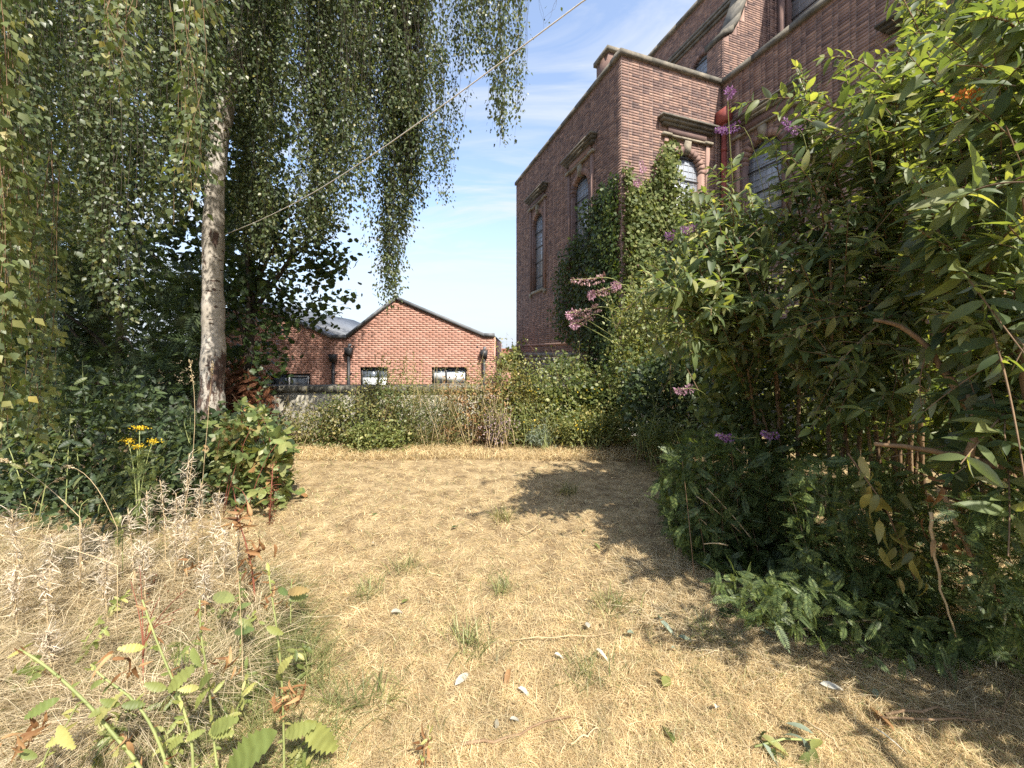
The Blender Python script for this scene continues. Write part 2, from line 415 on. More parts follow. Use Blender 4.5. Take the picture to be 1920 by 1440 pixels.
def birch_bark():
    m, n, l = mat_new('birch_bark')
    tcn = n.new("ShaderNodeTexCoord")
    def noise(scale, st, detail=5, rough=.6):
        mpn = n.new("ShaderNodeMapping"); mpn.inputs['Scale'].default_value = st
        l.new(tcn.outputs['Object'], mpn.inputs[0])
        z = n.new("ShaderNodeTexNoise"); z.inputs['Scale'].default_value = scale; z.inputs['Detail'].default_value = detail
        z.inputs['Roughness'].default_value = rough
        l.new(mpn.outputs[0], z.inputs['Vector'])
        return z.outputs['Fac']
    c0 = ramp(n, l, noise(2.5, (1, 1, .8), 7), [(.25, (.21, .18, .145)), (.5, (.37, .33, .275)), (.75, (.57, .53, .47))])
    marks = n.new("ShaderNodeMapRange"); marks.inputs[1].default_value = .63; marks.inputs[2].default_value = .67
    l.new(noise(7, (1, 1, 2.6), 4, .5), marks.inputs[0])
    lent = n.new("ShaderNodeMapRange"); lent.inputs[1].default_value = .66; lent.inputs[2].default_value = .74; lent.inputs[4].default_value = .45
    l.new(noise(16, (.6, .6, 5), 3, .5), lent.inputs[0])
    sp = n.new("ShaderNodeSeparateXYZ"); l.new(tcn.outputs['Object'], sp.inputs[0])
    low = n.new("ShaderNodeMapRange"); low.inputs[1].default_value = 2.0; low.inputs[2].default_value = .9
    low.inputs[3].default_value = 0; low.inputs[4].default_value = .21
    l.new(sp.outputs['Z'], low.inputs[0])
    fz = n.new("ShaderNodeMath"); fz.operation = 'ADD'; l.new(noise(3.2, (1.6, 1.6, .55), 6, .6), fz.inputs[0]); l.new(low.outputs[0], fz.inputs[1])
    fis = n.new("ShaderNodeMapRange"); fis.inputs[1].default_value = .62; fis.inputs[2].default_value = .67
    l.new(fz.outputs[0], fis.inputs[0])
    a = n.new("ShaderNodeMath"); a.operation = 'MAXIMUM'; l.new(marks.outputs[0], a.inputs[0]); l.new(lent.outputs[0], a.inputs[1])
    b = n.new("ShaderNodeMath"); b.operation = 'MAXIMUM'; l.new(a.outputs[0], b.inputs[0]); l.new(fis.outputs[0], b.inputs[1])
    mx = n.new("ShaderNodeMix"); mx.data_type = 'RGBA'
    l.new(b.outputs[0], mx.inputs['Factor']); l.new(c0, mx.inputs['A']); mx.inputs['B'].default_value = (.075, .042, .03, 1)
    p = n.new("ShaderNodeBsdfPrincipled"); p.inputs['Roughness'].default_value = .8
    l.new(mx.outputs['Result'], p.inputs['Base Color'])
    inv = n.new("ShaderNodeMath"); inv.operation = 'SUBTRACT'; inv.inputs[0].default_value = 1; l.new(b.outputs[0], inv.inputs[1])
    bp = n.new("ShaderNodeBump"); bp.inputs['Strength'].default_value = .7; bp.inputs['Distance'].default_value = .02
    l.new(inv.outputs[0], bp.inputs['Height']); l.new(bp.outputs[0], p.inputs['Normal'])
    o = n.new("ShaderNodeOutputMaterial"); l.new(p.outputs[0], o.inputs[0])
    return m
M['birch_bark'] = birch_bark()

# ------------------------------------------------------------------ leaf templates: (verts, faces); the leaf grows along +y, faces +z
def T_oval(w=.34, fold=.07, droop=.10):
    v = [(0, 0, 0), (-w, .38, fold), (0, .40, 0), (w, .38, fold), (0, 1, -droop)]
    return np.array(v, float), [np.array([(0, 2, 1), (0, 3, 2), (1, 2, 4), (2, 3, 4)])]

def T_blade(w=.14, droop=.25, fold=.03, st=(.0, .18, .42, .68, .88, 1.0), prof=(.12, .75, 1.0, .78, .36, 0), wave=0.0):
    v, f = [], []
    for i, (t, p) in enumerate(zip(st, prof)):
        z = -droop * t * t + wave * math.sin(i * 2.1)
        v += [(-w * p, t, z + fold * p), (0, t, z), (w * p, t, z + fold * p)]
    for i in range(len(st) - 1):
        a, b = i * 3, i * 3 + 3
        f += [(a, a + 1, b + 1, b), (a + 1, a + 2, b + 2, b + 1)]
    return np.array(v, float), [np.array(f)]

def T_toothed(w=.21, droop=.25, fold=.06, k=9):
    st, pr = [], []
    for i in range(k):
        t = i / k; p = math.sin(PI * (t * .86 + .12)) ** .9
        st += [t, t + .62 / k]; pr += [p * (.72 if i else .15), p * 1.05]
    return T_blade(w, droop, fold, tuple(st + [1.0]), tuple(pr + [0]), .012)

def T_lobed(lobes=5, r_in=.30, wide=1.0):
    pts = []
    angs = np.linspace(-140, 140, lobes)
    rad = {5: (.62, .92, 1.0, .92, .62), 3: (.75, 1.0, .75)}[lobes]
    for i in range(lobes):
        if i: pts.append((math.radians((angs[i] + angs[i - 1]) / 2), r_in + .12))
        pts.append((math.radians(angs[i] * .75), rad[i] * .5))
    v = [(0, .12, 0), (0, .42, -.02)]
    for a, r in pts:
        v.append((math.sin(a) * r * wide, .42 + math.cos(a) * r, .05 * math.sin(a * 3) - .08 * r))
    n = len(pts)
    f = [(1, 2 + i + 1, 2 + i) for i in range(n - 1)] + [(1, 2, 0), (1, 0, n + 1)]
    return np.array(v, float), [np.array(f)]

def combine(ts):
    V, F, n = [], {}, 0
    for v, fs in ts:
        V.append(v)
        for f in fs: F.setdefault(f.shape[1], []).append(f + n)
        n += len(v)
    return np.concatenate(V), [np.concatenate(x) for x in F.values()]

def xform(t, s=1, ang=0, off=(0, 0, 0), tilt=0):
    v, f = t
    v = v * s
    c, sn = math.cos(tilt), math.sin(tilt)
    v = np.stack([v[:, 0], v[:, 1] * c - v[:, 2] * sn, v[:, 1] * sn + v[:, 2] * c], -1)
    c, sn = math.cos(ang), math.sin(ang)
    v = np.stack([v[:, 0] * c + v[:, 1] * sn, -v[:, 0] * sn + v[:, 1] * c, v[:, 2]], -1)
    return v + np.array(off), f

def T_pinnate(pairs=8, ll=.30, lw=.16, droop=.25, ang=62):
    ts = []
    n = pairs
    for i in range(n):
        t = .16 + .78 * i / n
        z = -droop * t * t
        s = ll * (math.sin(PI * (.22 + .72 * i / n)) ** .7)
        for sg in (-1, 1):
            v = np.array([(0, 0, 0), (-lw, .45, .02), (0, 1, -.08), (lw, .45, .02)], float)
            ts.append(xform((v, [np.array([(0, 3, 2, 1)])]), s, sg * math.radians(ang - 14 * i / n), (0, t, z)))
    v = np.array([(0, 0, 0), (-lw, .45, .02), (0, 1, -.08), (lw, .45, .02)], float)
    ts.append(xform((v, [np.array([(0, 3, 2, 1)])]), ll * .7, 0, (0, .93, -droop * .86)))
    r = np.array([(-.012, 0, 0), (.012, 0, 0), (.008, .5, -droop * .25), (-.008, .5, -droop * .25), (.003, .96, -droop * .9), (-.003, .96, -droop * .9)])
    ts.append((r, [np.array([(0, 1, 2, 3), (3, 2, 4, 5)])]))
    return combine(ts)

def T_trifoliate():
    o = T_blade(.30, .12, .05, (0, .25, .55, .85, 1), (.2, .95, 1, .5, 0))
    return combine([xform(o, .62, 0, (0, .38, 0)), xform(o, .5, math.radians(78), (0, .36, 0)), xform(o, .5, -math.radians(78), (0, .36, 0)),
                    (np.array([(-.012, 0, 0), (.012, 0, 0), (0, .4, 0)]), [np.array([(0, 1, 2)])])])

TP = dict(birch=T_oval(.36, .06, .12), oval=T_oval(.30, .06, .15), tiny=T_oval(.28, .05, .1), lance=T_blade(.17, .30, .045), lance2=T_blade(.18, .5, .06, wave=.02), toothed=T_toothed(), ovate=T_blade(.21, .30, .05, wave=.025), thin=T_blade(.016, .45, .004, (0, .35, .7, 1), (.6, 1, .7, 0)),
          narrow=T_blade(.05, .35, .01, (0, .3, .65, 1), (.5, 1, .7, 0)), broad=T_blade(.30, .22, .06, wave=.02), maple=T_lobed(5), ivy=T_lobed(3, .36),
          pinnate=T_pinnate(8), fern=T_pinnate(10, .26, .17, .3, 58), trifol=T_trifoliate(), curl=T_blade(.16, 1.1, .12), )

# ------------------------------------------------------------------ scattering
def frames(d, nrm):
    d = unit(d); x = unit(np.cross(d, nrm)); z = np.cross(x, d)
    return x, d, z

def leaf_verts(t, pos, d, nrm, sc_):
    v, fs = t
    x, y, z = frames(d, nrm)
    s = np.asarray(sc_, float)[:, None, None]
    out = pos[:, None] + s * (v[None, :, 0:1] * x[:, None] + v[None, :, 1:2] * y[:, None] + v[None, :, 2:3] * z[:, None])
    N, nv = len(pos), len(v)
    off = (np.arange(N) * nv)
    faces = [(f[None] + off[:, None, None]).reshape(-1, f.shape[1]) for f in fs]
    return out.reshape(-1, 3), faces

_shared = {}
def leaf_mesh(tname, mat):
    k = (tname, mat.name)
    if k not in _shared:
        v, fs = TP[tname]
        _shared[k] = mesh_np('leaf_shape', v, fs, mat)
    return _shared[k]

def leaves(parent, tname, pos, d, nrm, scale, mat, n_parts=0, part_name='leaf', rest='foliage', part_label=None):
    """the leaves that show largest become parts of their own, all others one stuff part"""
    pos = np.asarray(pos, float); N = len(pos)
    scale = np.broadcast_to(np.asarray(scale, float), (N,)).copy()
    d = np.broadcast_to(np.asarray(d, float), (N, 3)); nrm = np.broadcast_to(np.asarray(nrm, float), (N, 3))
    pick = np.zeros(N, bool)
    if n_parts:
        px, py = to_px(pos)
        vis = (pos[:, 1] > .6) & (px > -10) & (px < 1930) & (py > -10) & (py < 1450)
        key = np.where(vis, scale / np.maximum(np.linalg.norm(pos - [0, 0, EYE], axis=1), .3), -1)
        idx = np.argsort(-key)[:n_parts]
        pick[idx[key[idx] > 0]] = True
    if pick.any():
        x, y, z = frames(d[pick], nrm[pick])
        me = leaf_mesh(tname, mat); b = base(parent)
        for p, s, ax, ay, az in zip(pos[pick] - b, scale[pick], x, y, z):
            o = bpy.data.objects.new(part_name, me)
            COL.objects.link(o); o.parent = parent
            o.matrix_basis = Matrix(((ax[0] * s, ay[0] * s, az[0] * s, p[0]), (ax[1] * s, ay[1] * s, az[1] * s, p[1]), (ax[2] * s, ay[2] * s, az[2] * s, p[2]), (0, 0, 0, 1)))
            if part_label: o["label"] = part_label
    q = ~pick
    if q.any():
        v, f = leaf_verts(TP[tname], pos[q], d[q], nrm[q], scale[q])
        o = bpy.data.objects.new(rest, mesh_np(rest, v - base(parent), f, mat))
        COL.objects.link(o); o.parent = parent
        o["kind"] = 'stuff'

def rand_dir(n, up=0.0, spread=1.0):
    v = rng.normal(size=(n, 3)) * spread; v[:, 2] += up
    return unit(v)

SUNN = np.array(SUN_V)
def face_light(n, k=1.0, up=.3, spread=.8):
    """leaf normals turned towards the light, as leaves grow"""
    return unit(rng.normal(size=(n, 3)) * spread + SUNN * k + [0, 0, up])

def curve(p0, p1, p2, n=8):
    t = np.linspace(0, 1, n)[:, None]
    return (1 - t) ** 2 * np.asarray(p0) + 2 * t * (1 - t) * np.asarray(p1) + t * t * np.asarray(p2)

def bush(name, label, cat, poly, Y0, Y1, n, tname, size, mat, base_px=None, n_parts=0, stems=14, stem_mat='twig', stem_r=.006, group=None, up=.5, droop=-.2, mat2=None, frac=.3, stray=8, rag=12):
    """a leafy plant that fills an outline at its own distance, depth Y0..Y1"""
    poly = np.asarray(poly, float)
    Ym = (Y0 + Y1) / 2
    bx = base_px if base_px is not None else poly[:, 0].mean()
    root = thing(name, label, cat, ((bx - CX) / FPX * Ym, Ym, 0), group)
    n = int(n * 1.6); size *= 1.12
    x, y = poly_px(poly, n)
    x = x + rng.normal(size=n) * rag * .7; y = y + rng.normal(size=n) * rag
    # clumps: pull leaves towards random cluster centres
    k = max(8, n // 60)
    cx, cy = poly_px(poly, k); cY = rng.uniform(Y0, Y1, k)
    ci = rng.integers(0, k, n); w = rng.uniform(.25, .85, n)
    m = rng.random(n) < .75
    Y = rng.uniform(Y0, Y1, n)
    # nearer the cluster in all three
    dxp = (cx[ci] - x); dyp = (cy[ci] - y)
    near = np.exp(-(dxp ** 2 + dyp ** 2) / 6000)
    x = np.where(m, x + dxp * w * near, x); y = np.where(m, y + dyp * w * near, y); Y = np.where(m, Y * (1 - w) + cY[ci] * w, Y)
    pos = Wn(x, y, Y)
    pos[:, 2] = np.maximum(pos[:, 2], .02)
    d = rand_dir(n, droop); nr = face_light(n, .8, up)
    s = size * rng.uniform(.6, 1.25, n)
    if mat2 is not None:
        zone = vnoise(pos[:, 0] * 3 + pos[:, 1], pos[:, 2] * 3, 2) + rng.normal(size=n) * .13
        q2 = zone > np.quantile(zone, 1 - frac)
        leaves(root, tname, pos[q2], d[q2], nr[q2], s[q2], mat2, 0, rest='second_foliage')
        leaves(root, tname, pos[~q2], d[~q2], nr[~q2], s[~q2], mat, n_parts)
    else: leaves(root, tname, pos, d, nr, s, mat, n_parts)
    if stray:                                                # single shoots that stand out of the mass
        ms, SP = MB(), []
        for _ in range(stray):
            a_ = rng.uniform(poly[:, 0].min() + 10, poly[:, 0].max() - 10)
            inside = in_poly(poly, np.full(60, a_), np.linspace(poly[:, 1].min(), poly[:, 1].max(), 60))
            if not inside.any(): continue
            yt = np.linspace(poly[:, 1].min(), poly[:, 1].max(), 60)[inside.argmax()]
            c_ = rng.uniform(Y0, Y1)
            tip = W(a_ + rng.normal() * 18, yt - rng.uniform(8, 48), c_); b1 = W(a_, yt + 40, c_)
            q = curve(b1, (b1 + tip) / 2 + [rng.normal() * .03, 0, .03], tip, 6)
            ms.tube(q, [.004, .0035, .003, .0026, .002, .0015], 3, False)
            tt = rng.uniform(.15, 1, 16); SP.append(np.stack([np.interp(tt, np.linspace(0, 1, 6), q[:, i_]) for i_ in range(3)], -1))
        if SP:
            SP = np.concatenate(SP); m_ = len(SP)
            ms.build('stray_shoots', M[stem_mat], root, kind='stuff')
            leaves(root, tname, SP, rand_dir(m_, .2), face_light(m_, .7), size * rng.uniform(.4, .9, m_), mat, 0, rest='shoot_leaves')
    if stems:
        mb = MB()
        sx, sy = poly_px(poly, stems); sY = rng.uniform(Y0, Y1, stems)
        for a, b_, c in zip(sx, sy, sY):
            tip = W(a, b_, c); 
            if tip[2] < .12: continue
            g0 = np.array([tip[0] * .5 + .5 * (bx - CX) / FPX * c + rng.normal() * .1, c + rng.normal() * .08, 0])
            mb.tube(curve(g0, (g0 + tip) / 2 + [rng.normal() * .06, 0, .15], tip, 6), np.linspace(stem_r, stem_r * .35, 6), 4)
        if mb.n: mb.build('stem_tangle', M[stem_mat], root, kind='stuff')
    return root

# ================================================================== SETTING
# ------------------------------------------------------------------ ground
gx = np.concatenate([[-400, -120, -40, -16], np.linspace(-10, 10, 90), [16, 40, 120, 400]])
gy = np.concatenate([[-400, -100, -30, -10], np.linspace(-4, 8.5, 80), [8.6, 12, 20, 40, 120, 500]])
GX, GYY = np.meshgrid(gx, gy, indexing='ij')
def ground_z(x, y):
    z = .10 * (vnoise(x * 1.1 + 3, y * 1.1, 3) - .5)
    lawn = np.clip((7.32 - y) / .06, 0, 1)
    wide = np.clip((12 - np.abs(x)) / 3, 0, 1)
    return np.where(y < 7.33, z * wide, -1.25) * np.where(y < 7.33, 1, 1)
GZ = ground_z(GX, GYY)
gv = np.stack([GX, GYY, GZ], -1).reshape(-1, 3)
ni, nj = GX.shape
ii, jj = np.meshgrid(np.arange(ni - 1), np.arange(nj - 1), indexing='ij')
gf = np.stack([ii * nj + jj, (ii + 1) * nj + jj, (ii + 1) * nj + jj + 1, ii * nj + jj + 1], -1).reshape(-1, 4)
go = bpy.data.objects.new('ground', mesh_np('ground', gv, [gf], M['soil'], True))
COL.objects.link(go); go["kind"] = 'structure'; go["label"] = 'dry straw covered garden ground'

# ------------------------------------------------------------------ brickwork
def brick_wall(holes, length, z0, z1, course, blen, bond, top=None, s0=0.0):
    """list of bricks (s, z, half length) and the backing cells"""
    out = []
    r = 0
    z = z0
    while z < z1 - .01:
        zc_ = z + course / 2
        s = s0 - (blen / 2 if r % 2 else 0)
        k = 0
        while s < s0 + length:
            L = blen if bond == 'stretcher' or (k + r) % 2 == 0 else blen / 2
            if bond == 'flemish' and k == 0 and r % 2: L = blen / 2
            a, b = max(s, s0), min(s + L, s0 + length)
            if b - a > .03:
                ok = True
                c = (a + b) / 2
                for h in holes:
                    if h['z0'] < zc_ < h['z1'] and a < h['s1'] and b > h['s0']:
                        if h.get('arch') and zc_ > h['za']:
                            rr = (h['s1'] - h['s0']) / 2; cs = (h['s0'] + h['s1']) / 2
                            hw = math.sqrt(max(0, rr * rr - (zc_ - h['za']) ** 2))
                            lo, hi = cs - hw, cs + hw
                        else: lo, hi = h['s0'], h['s1']
                        if a < hi and b > lo:
                            if a < lo - .03: b = lo
                            elif b > hi + .03: a = hi
                            else: ok = False
                if ok and top is not None and (zc_ + course / 2 > top(a) or zc_ + course / 2 > top(b)):
                    ok = False
                if ok and b - a > .025: out.append((a, b, zc_))
            s += L; k += 1
        z += course; r += 1
    return out

class Face:
    """a wall plane: origin (x,y), direction, outward normal"""
    def __init__(s, o, d, n): s.o, s.d, s.n = np.array(o, float), unit(np.array(d, float)), unit(np.array(n, float))
    def P(s, a, z, out=0.0): 
        q = s.o + s.d * a + s.n * out
        return np.array([q[0], q[1], z])
    def box(s, mb, s0, s1, z0, z1, n0, n1):
        D = np.array([*s.d, 0]); N = np.array([*s.n, 0])
        return mb.box(s.P(s0, z0, n0), D * (s1 - s0), N * (n1 - n0), np.array([0, 0, z1 - z0]))

def lay_bricks(face, bricks, course, joint, mb_bricks, mb_back, proud=.006):
    N3 = np.array([*face.n, 0.])
    for a, b, z in bricks:
        p = proud + rng.uniform(-.0025, .003)
        j = joint / 2
        lo, hi, h = a + j, b - j, course / 2 - j
        f = [face.P(lo, z - h, p), face.P(hi, z - h, p), face.P(hi, z + h, p), face.P(lo, z + h, p)]
        g = [face.P(lo - .001, z - h - .001, -.004), face.P(hi + .001, z - h - .001, -.004), face.P(hi + .001, z + h + .001, -.004), face.P(lo - .001, z + h + .001, -.004)]
        mb_bricks.add(f + g, [(0, 1, 2, 3), (4, 5, 1, 0), (5, 6, 2, 1), (6, 7, 3, 2), (7, 4, 0, 3)])
        q = [face.P(a, z - course / 2, 0), face.P(b, z - course / 2, 0), face.P(b, z + course / 2, 0), face.P(a, z + course / 2, 0)]
        mb_back.add(q, [(0, 1, 2, 3)])

_bm = {}
def brick_objects(face, bricks, course, joint, mat, parent, proud=.006, name='brick'):
    """single bricks, each an object; alike ones share their mesh"""
    b0 = base(parent)
    ang = math.atan2(face.d[1], face.d[0])
    flip = face.d[0] * face.n[1] - face.d[1] * face.n[0]          # +1 if the normal is left of the direction
    for a, b, z in bricks:
        L = round(b - a, 3)
        k = (L, course, mat.name, flip > 0)
        if k not in _bm:
            h, l2, sg = course / 2 - joint / 2, L / 2 - joint / 2, (1 if flip > 0 else -1)
            v = [(-l2, sg * proud, -h), (l2, sg * proud, -h), (l2, sg * proud, h), (-l2, sg * proud, h), (-l2, -sg * .02, -h), (l2, -sg * .02, -h), (l2, -sg * .02, h), (-l2, -sg * .02, h)]
            _bm[k] = mesh_np('brick_shape', v, [[(0, 1, 2, 3), (4, 5, 1, 0), (5, 6, 2, 1), (6, 7, 3, 2), (7, 4, 0, 3)]], mat)
        o = bpy.data.objects.new(name, _bm[k])
        COL.objects.link(o); o.parent = parent
        o.location = face.P((a + b) / 2, z, rng.uniform(-.002, .003)) - b0
        o.rotation_euler = (0, 0, ang)

def back_only(face, bricks, course, mb_back):
    for a, b, z in bricks:
        mb_back.add([face.P(a, z - course / 2, 0), face.P(b, z - course / 2, 0), face.P(b, z + course / 2, 0), face.P(a, z + course / 2, 0)], [(0, 1, 2, 3)])

def split_shown(faces_bricks, limit, rects):
    """of (face, bricks) pairs take the bricks that show largest inside the given picture rectangles, up to limit"""
    allb = []
    for fi, (fc, br) in enumerate(faces_bricks):
        for bi, (a, b, z) in enumerate(br):
            p = fc.P((a + b) / 2, z)
            if p[1] < .5: continue
            x, y = to_px(p)
            if any(r[0] < x < r[2] and r[1] < y < r[3] for r in rects):
                pa, pb = to_px(fc.P(a, z)), to_px(fc.P(b, z))
                allb.append((math.hypot(pa[0] - pb[0], pa[1] - pb[1]) / p[1], fi, bi))
    allb.sort(reverse=True)
    chosen = {(fi, bi) for _, fi, bi in allb[:limit]}
    res = []
    for fi, (fc, br) in enumerate(faces_bricks):
        res.append(([b for bi, b in enumerate(br) if (fi, bi) in chosen], [b for bi, b in enumerate(br) if (fi, bi) not in chosen]))
    return res

# ------------------------------------------------------------------ far brick building with two gables
def far_building():
    Y = 13.3; k = Y / FPX
    X = lambda px: (px - CX) * k
    Z = lambda py: EYE + (HOR - py) * k
    root = thing('brick_workshop', 'single storey orange brick building with two gables behind the garden wall', 'building', (X(650), Y, -1.25))
    prof = [(365, 632), (457, 560), (623, 633), (650, 633), (742, 560), (908, 630), (927, 630)]
    def top(s):
        px = 365 + s / k
        for (x0, y0), (x1, y1) in zip(prof, prof[1:]):
            if x0 <= px <= x1: return Z(y0 + (y1 - y0) * (px - x0) / (x1 - x0)) - .01
        return Z(632)
    fc = Face((X(365), Y), (1, 0), (0, -1))
    S = lambda px: (px - 365) * k
    wins = [(508, 581, 700, 735), (676, 727, 687, 735), (810, 874.5, 687.5, 719)]
    holes = [dict(s0=S(a), s1=S(b), z0=Z(d), z1=Z(c)) for a, b, c, d in wins]
    br = brick_wall(holes, S(927), Z(765), 3.6, .075, .225, 'stretcher', top)
    (sel, rest), = split_shown([(fc, br)], 300, [(600, 540, 930, 720), (500, 600, 600, 720)])
    mb, back = MB(), MB()
    lay_bricks(fc, rest, .075, .011, mb, back)
    back_only(fc, sel, .075, back)
    mb.build('brickwork', M['red_brick'], root, kind='stuff')
    back.build('mortar', M['pale_mortar'], root)
    brick_objects(fc, sel, .075, .011, M['red_brick'], root)
    # solid body behind, lower wall, gable fill
    body = MB()
    for (x0, y0), (x1, y1) in zip(prof, prof[1:]):
        p = [(X(x0), Y + .16, -1.25), (X(x1), Y + .16, -1.25), (X(x1), Y + .16, Z(y1) - .02), (X(x0), Y + .16, Z(y0) - .02)]
        body.prism(p, (0, 9, 0))
    body.build('wall', M['red_brick'], root)
    lw = MB(); lw.box((X(365), Y - .004, -1.25), (S(927), 0, 0), (0, .16, 0), (0, 0, Z(765) + 1.25)); lw.build('lower_wall', M['red_brick'], root)
    fill = MB()                                                    # mortar behind the cut bricks along the slope
    for (x0, y0), (x1, y1) in zip(prof, prof[1:]):
        fill.prism([(X(x0), Y + .006, Z(y0) - .30), (X(x1), Y + .006, Z(y1) - .30), (X(x1), Y + .006, Z(y1)), (X(x0), Y + .006, Z(y0))], (0, .12, 0))
    fill.build('gable_edge', M['red_brick'], root)
    for (x0, y0), (x1, y1) in zip(prof, prof[1:]):                  # metal verge capping, one length per slope
        c = MB()
        c.prism([(X(x0), Y - .07, Z(y0) - .03), (X(x1), Y - .07, Z(y1) - .03), (X(x1), Y - .07, Z(y1) + .10), (X(x0), Y - .07, Z(y0) + .10)], (0, .30, 0))
        c.build('roof_capping', M['lead'], root)
    for (x0, y0), (x1, y1) in zip(prof, prof[1:]):
        r = MB(); r.prism([(X(x0), Y + .24, Z(y0) - .06), (X(x1), Y + .24, Z(y1) - .06), (X(x1), Y + .24, Z(y1) + .03), (X(x0), Y + .24, Z(y0) + .03)], (0, 9, 0))
        r.build('roof', M['lead'], root)
    # windows
    for i, (a, b, c, d) in enumerate(wins):
        w = MB(); t = .05
        z0, z1, x0, x1, y0 = Z(d), Z(c), X(a), X(b), Y + .07
        w.box((x0, y0, z1 - t), (x1 - x0, 0, 0), (0, .06, 0), (0, 0, t)); w.box((x0, y0, z0), (t, 0, 0), (0, .06, 0), (0, 0, z1 - z0 - t)); w.box((x1 - t, y0, z0), (t, 0, 0), (0, .06, 0), (0, 0, z1 - z0 - t))
        w.box((x0 + t, y0, z0), (x1 - x0 - 2 * t, 0, 0), (0, .06, 0), (0, 0, t))
        win = w.build('window', M['dark_frame'], root)
        mid = x0 + (x1 - x0) * (.40 if i != 1 else .62)
        m2 = MB(); m2.box((mid - .03, y0 + .002, z0 + t), (.06, 0, 0), (0, .055, 0), (0, 0, z1 - z0 - 2 * t)); m2.build('mullion', M['dark_frame'], win)
        for q0, q1 in ((x0 + t, mid - .03), (mid + .03, x1 - t)):
            p = MB(); p.box((q0, y0 + .03, z0 + t), (q1 - q0, 0, 0), (0, .006, 0), (0, 0, z1 - z0 - 2 * t)); p.build('pane', M['glass'], win)
        if i == 0:
            f = MB(); q0, q1 = mid + .04, x1 - t - .02
            f.box((q0, y0 - .01, z0 + t), (.04, 0, 0), (0, .03, 0), (0, 0, z1 - z0 - 2 * t - .03)); f.box((q1 - .04, y0 - .01, z0 + t), (.04, 0, 0), (0, .03, 0), (0, 0, z1 - z0 - 2 * t - .03))
            f.box((q0 + .04, y0 - .01, z1 - t - .07), (q1 - q0 - .08, 0, 0), (0, .03, 0), (0, 0, .04)); f.build('casement', M['white_frame'], win)
        else:
            bl = MB(); h = (z1 - z0) * (.55 if i == 2 else .5)
            bl.box((x0 + t, y0 + .018, z0 + t), (x1 - x0 - 2 * t, 0, 0), (0, .008, 0), (0, 0, h)); bl.build('blind', M['blind'], win)
        s = MB(); s.box((x0 - .04, Y - .05, z0 - .06), (x1 - x0 + .08, 0, 0), (0, .15, 0), (0, 0, .06)); s.build('sill', M['stone'], win)
    for px, py in ((627, 664), (656, 652), (908, 657)):
        d = MB(); d.tube([(X(px), Y - .09, -1.2), (X(px), Y - .09, Z(py + 14))], .055, 10)
        for zz in (Z(700), Z(760)):
            d.box((X(px) - .08, Y - .06, zz), (.16, 0, 0), (0, .06, 0), (0, 0, .035))
        dp = d.build('downpipe', M['black_paint'], root, smooth=False)
        h = MB(); h.prism([(X(px) - .13, Y - .20, Z(py)), (X(px) + .13, Y - .20, Z(py)), (X(px) + .10, Y - .16, Z(py + 15)), (X(px) - .10, Y - .16, Z(py + 15))], (0, .18, 0))
        h.build('hopper', M['black_paint'], dp)
        if py < 660:
            e = MB(); e.tube([(X(px) + .02, Y + .02, Z(py - 5)), (X(px) + .02, Y - .08, Z(py - 5)), (X(px), Y - .12, Z(py + 1))], .05, 8); e.build('outlet', M['lead'], dp)
    for px, py in ((609, 652), (663, 650), (895, 651)):
        v = MB(); v.box((X(px) - .03, Y - .012, Z(py) - .03), (.06, 0, 0), (0, .02, 0), (0, 0, .06)); v.build('vent', M['black_paint'], root)
far_building()

def far_house():
    Y = 26; k = Y / FPX
    X = lambda px: (px - CX) * k
    root = thing('distant_house', 'low red roofed house far off between the workshop and the church', 'building', (X(960), Y, -1.25))
    x0, x1, zr, ze = X(900), X(1060), EYE + 4.5 * k, EYE - 22 * k
    w = MB(); w.box((x0, Y, -1.25), (x1 - x0, 0, 0), (0, 5, 0), (0, 0, ze + 1.25)); w.build('wall', M['red_brick'], root)
    r = MB()
    n = 14
    for i in range(n):
        a, b = i / n, (i + 1) / n
        r.prism([(x0, Y - .2 + 2.4 * a, ze + (zr - ze) * a + .05), (x0, Y - .2 + 2.4 * b, ze + (zr - ze) * b + .02), (x0, Y - .2 + 2.4 * b, ze + (zr - ze) * b - .04), (x0, Y - .2 + 2.4 * a, ze + (zr - ze) * a - .01)], (x1 - x0, 0, 0))
    rf = r.build('roof', M['roof_tile'], root)
    rb = MB(); rb.prism([(x0, Y + 2.2, zr), (x0, Y + 5.0, ze), (x0, Y + 2.2, ze)], (x1 - x0, 0, 0)); rb.build('rear_slope', M['roof_tile'], rf)
    ri = MB(); ri.tube([(x0, Y + 2.2, zr + .02), (x1, Y + 2.2, zr + .02)], .09, 6); ri.build('ridge', M['roof_tile'], rf)
far_house()

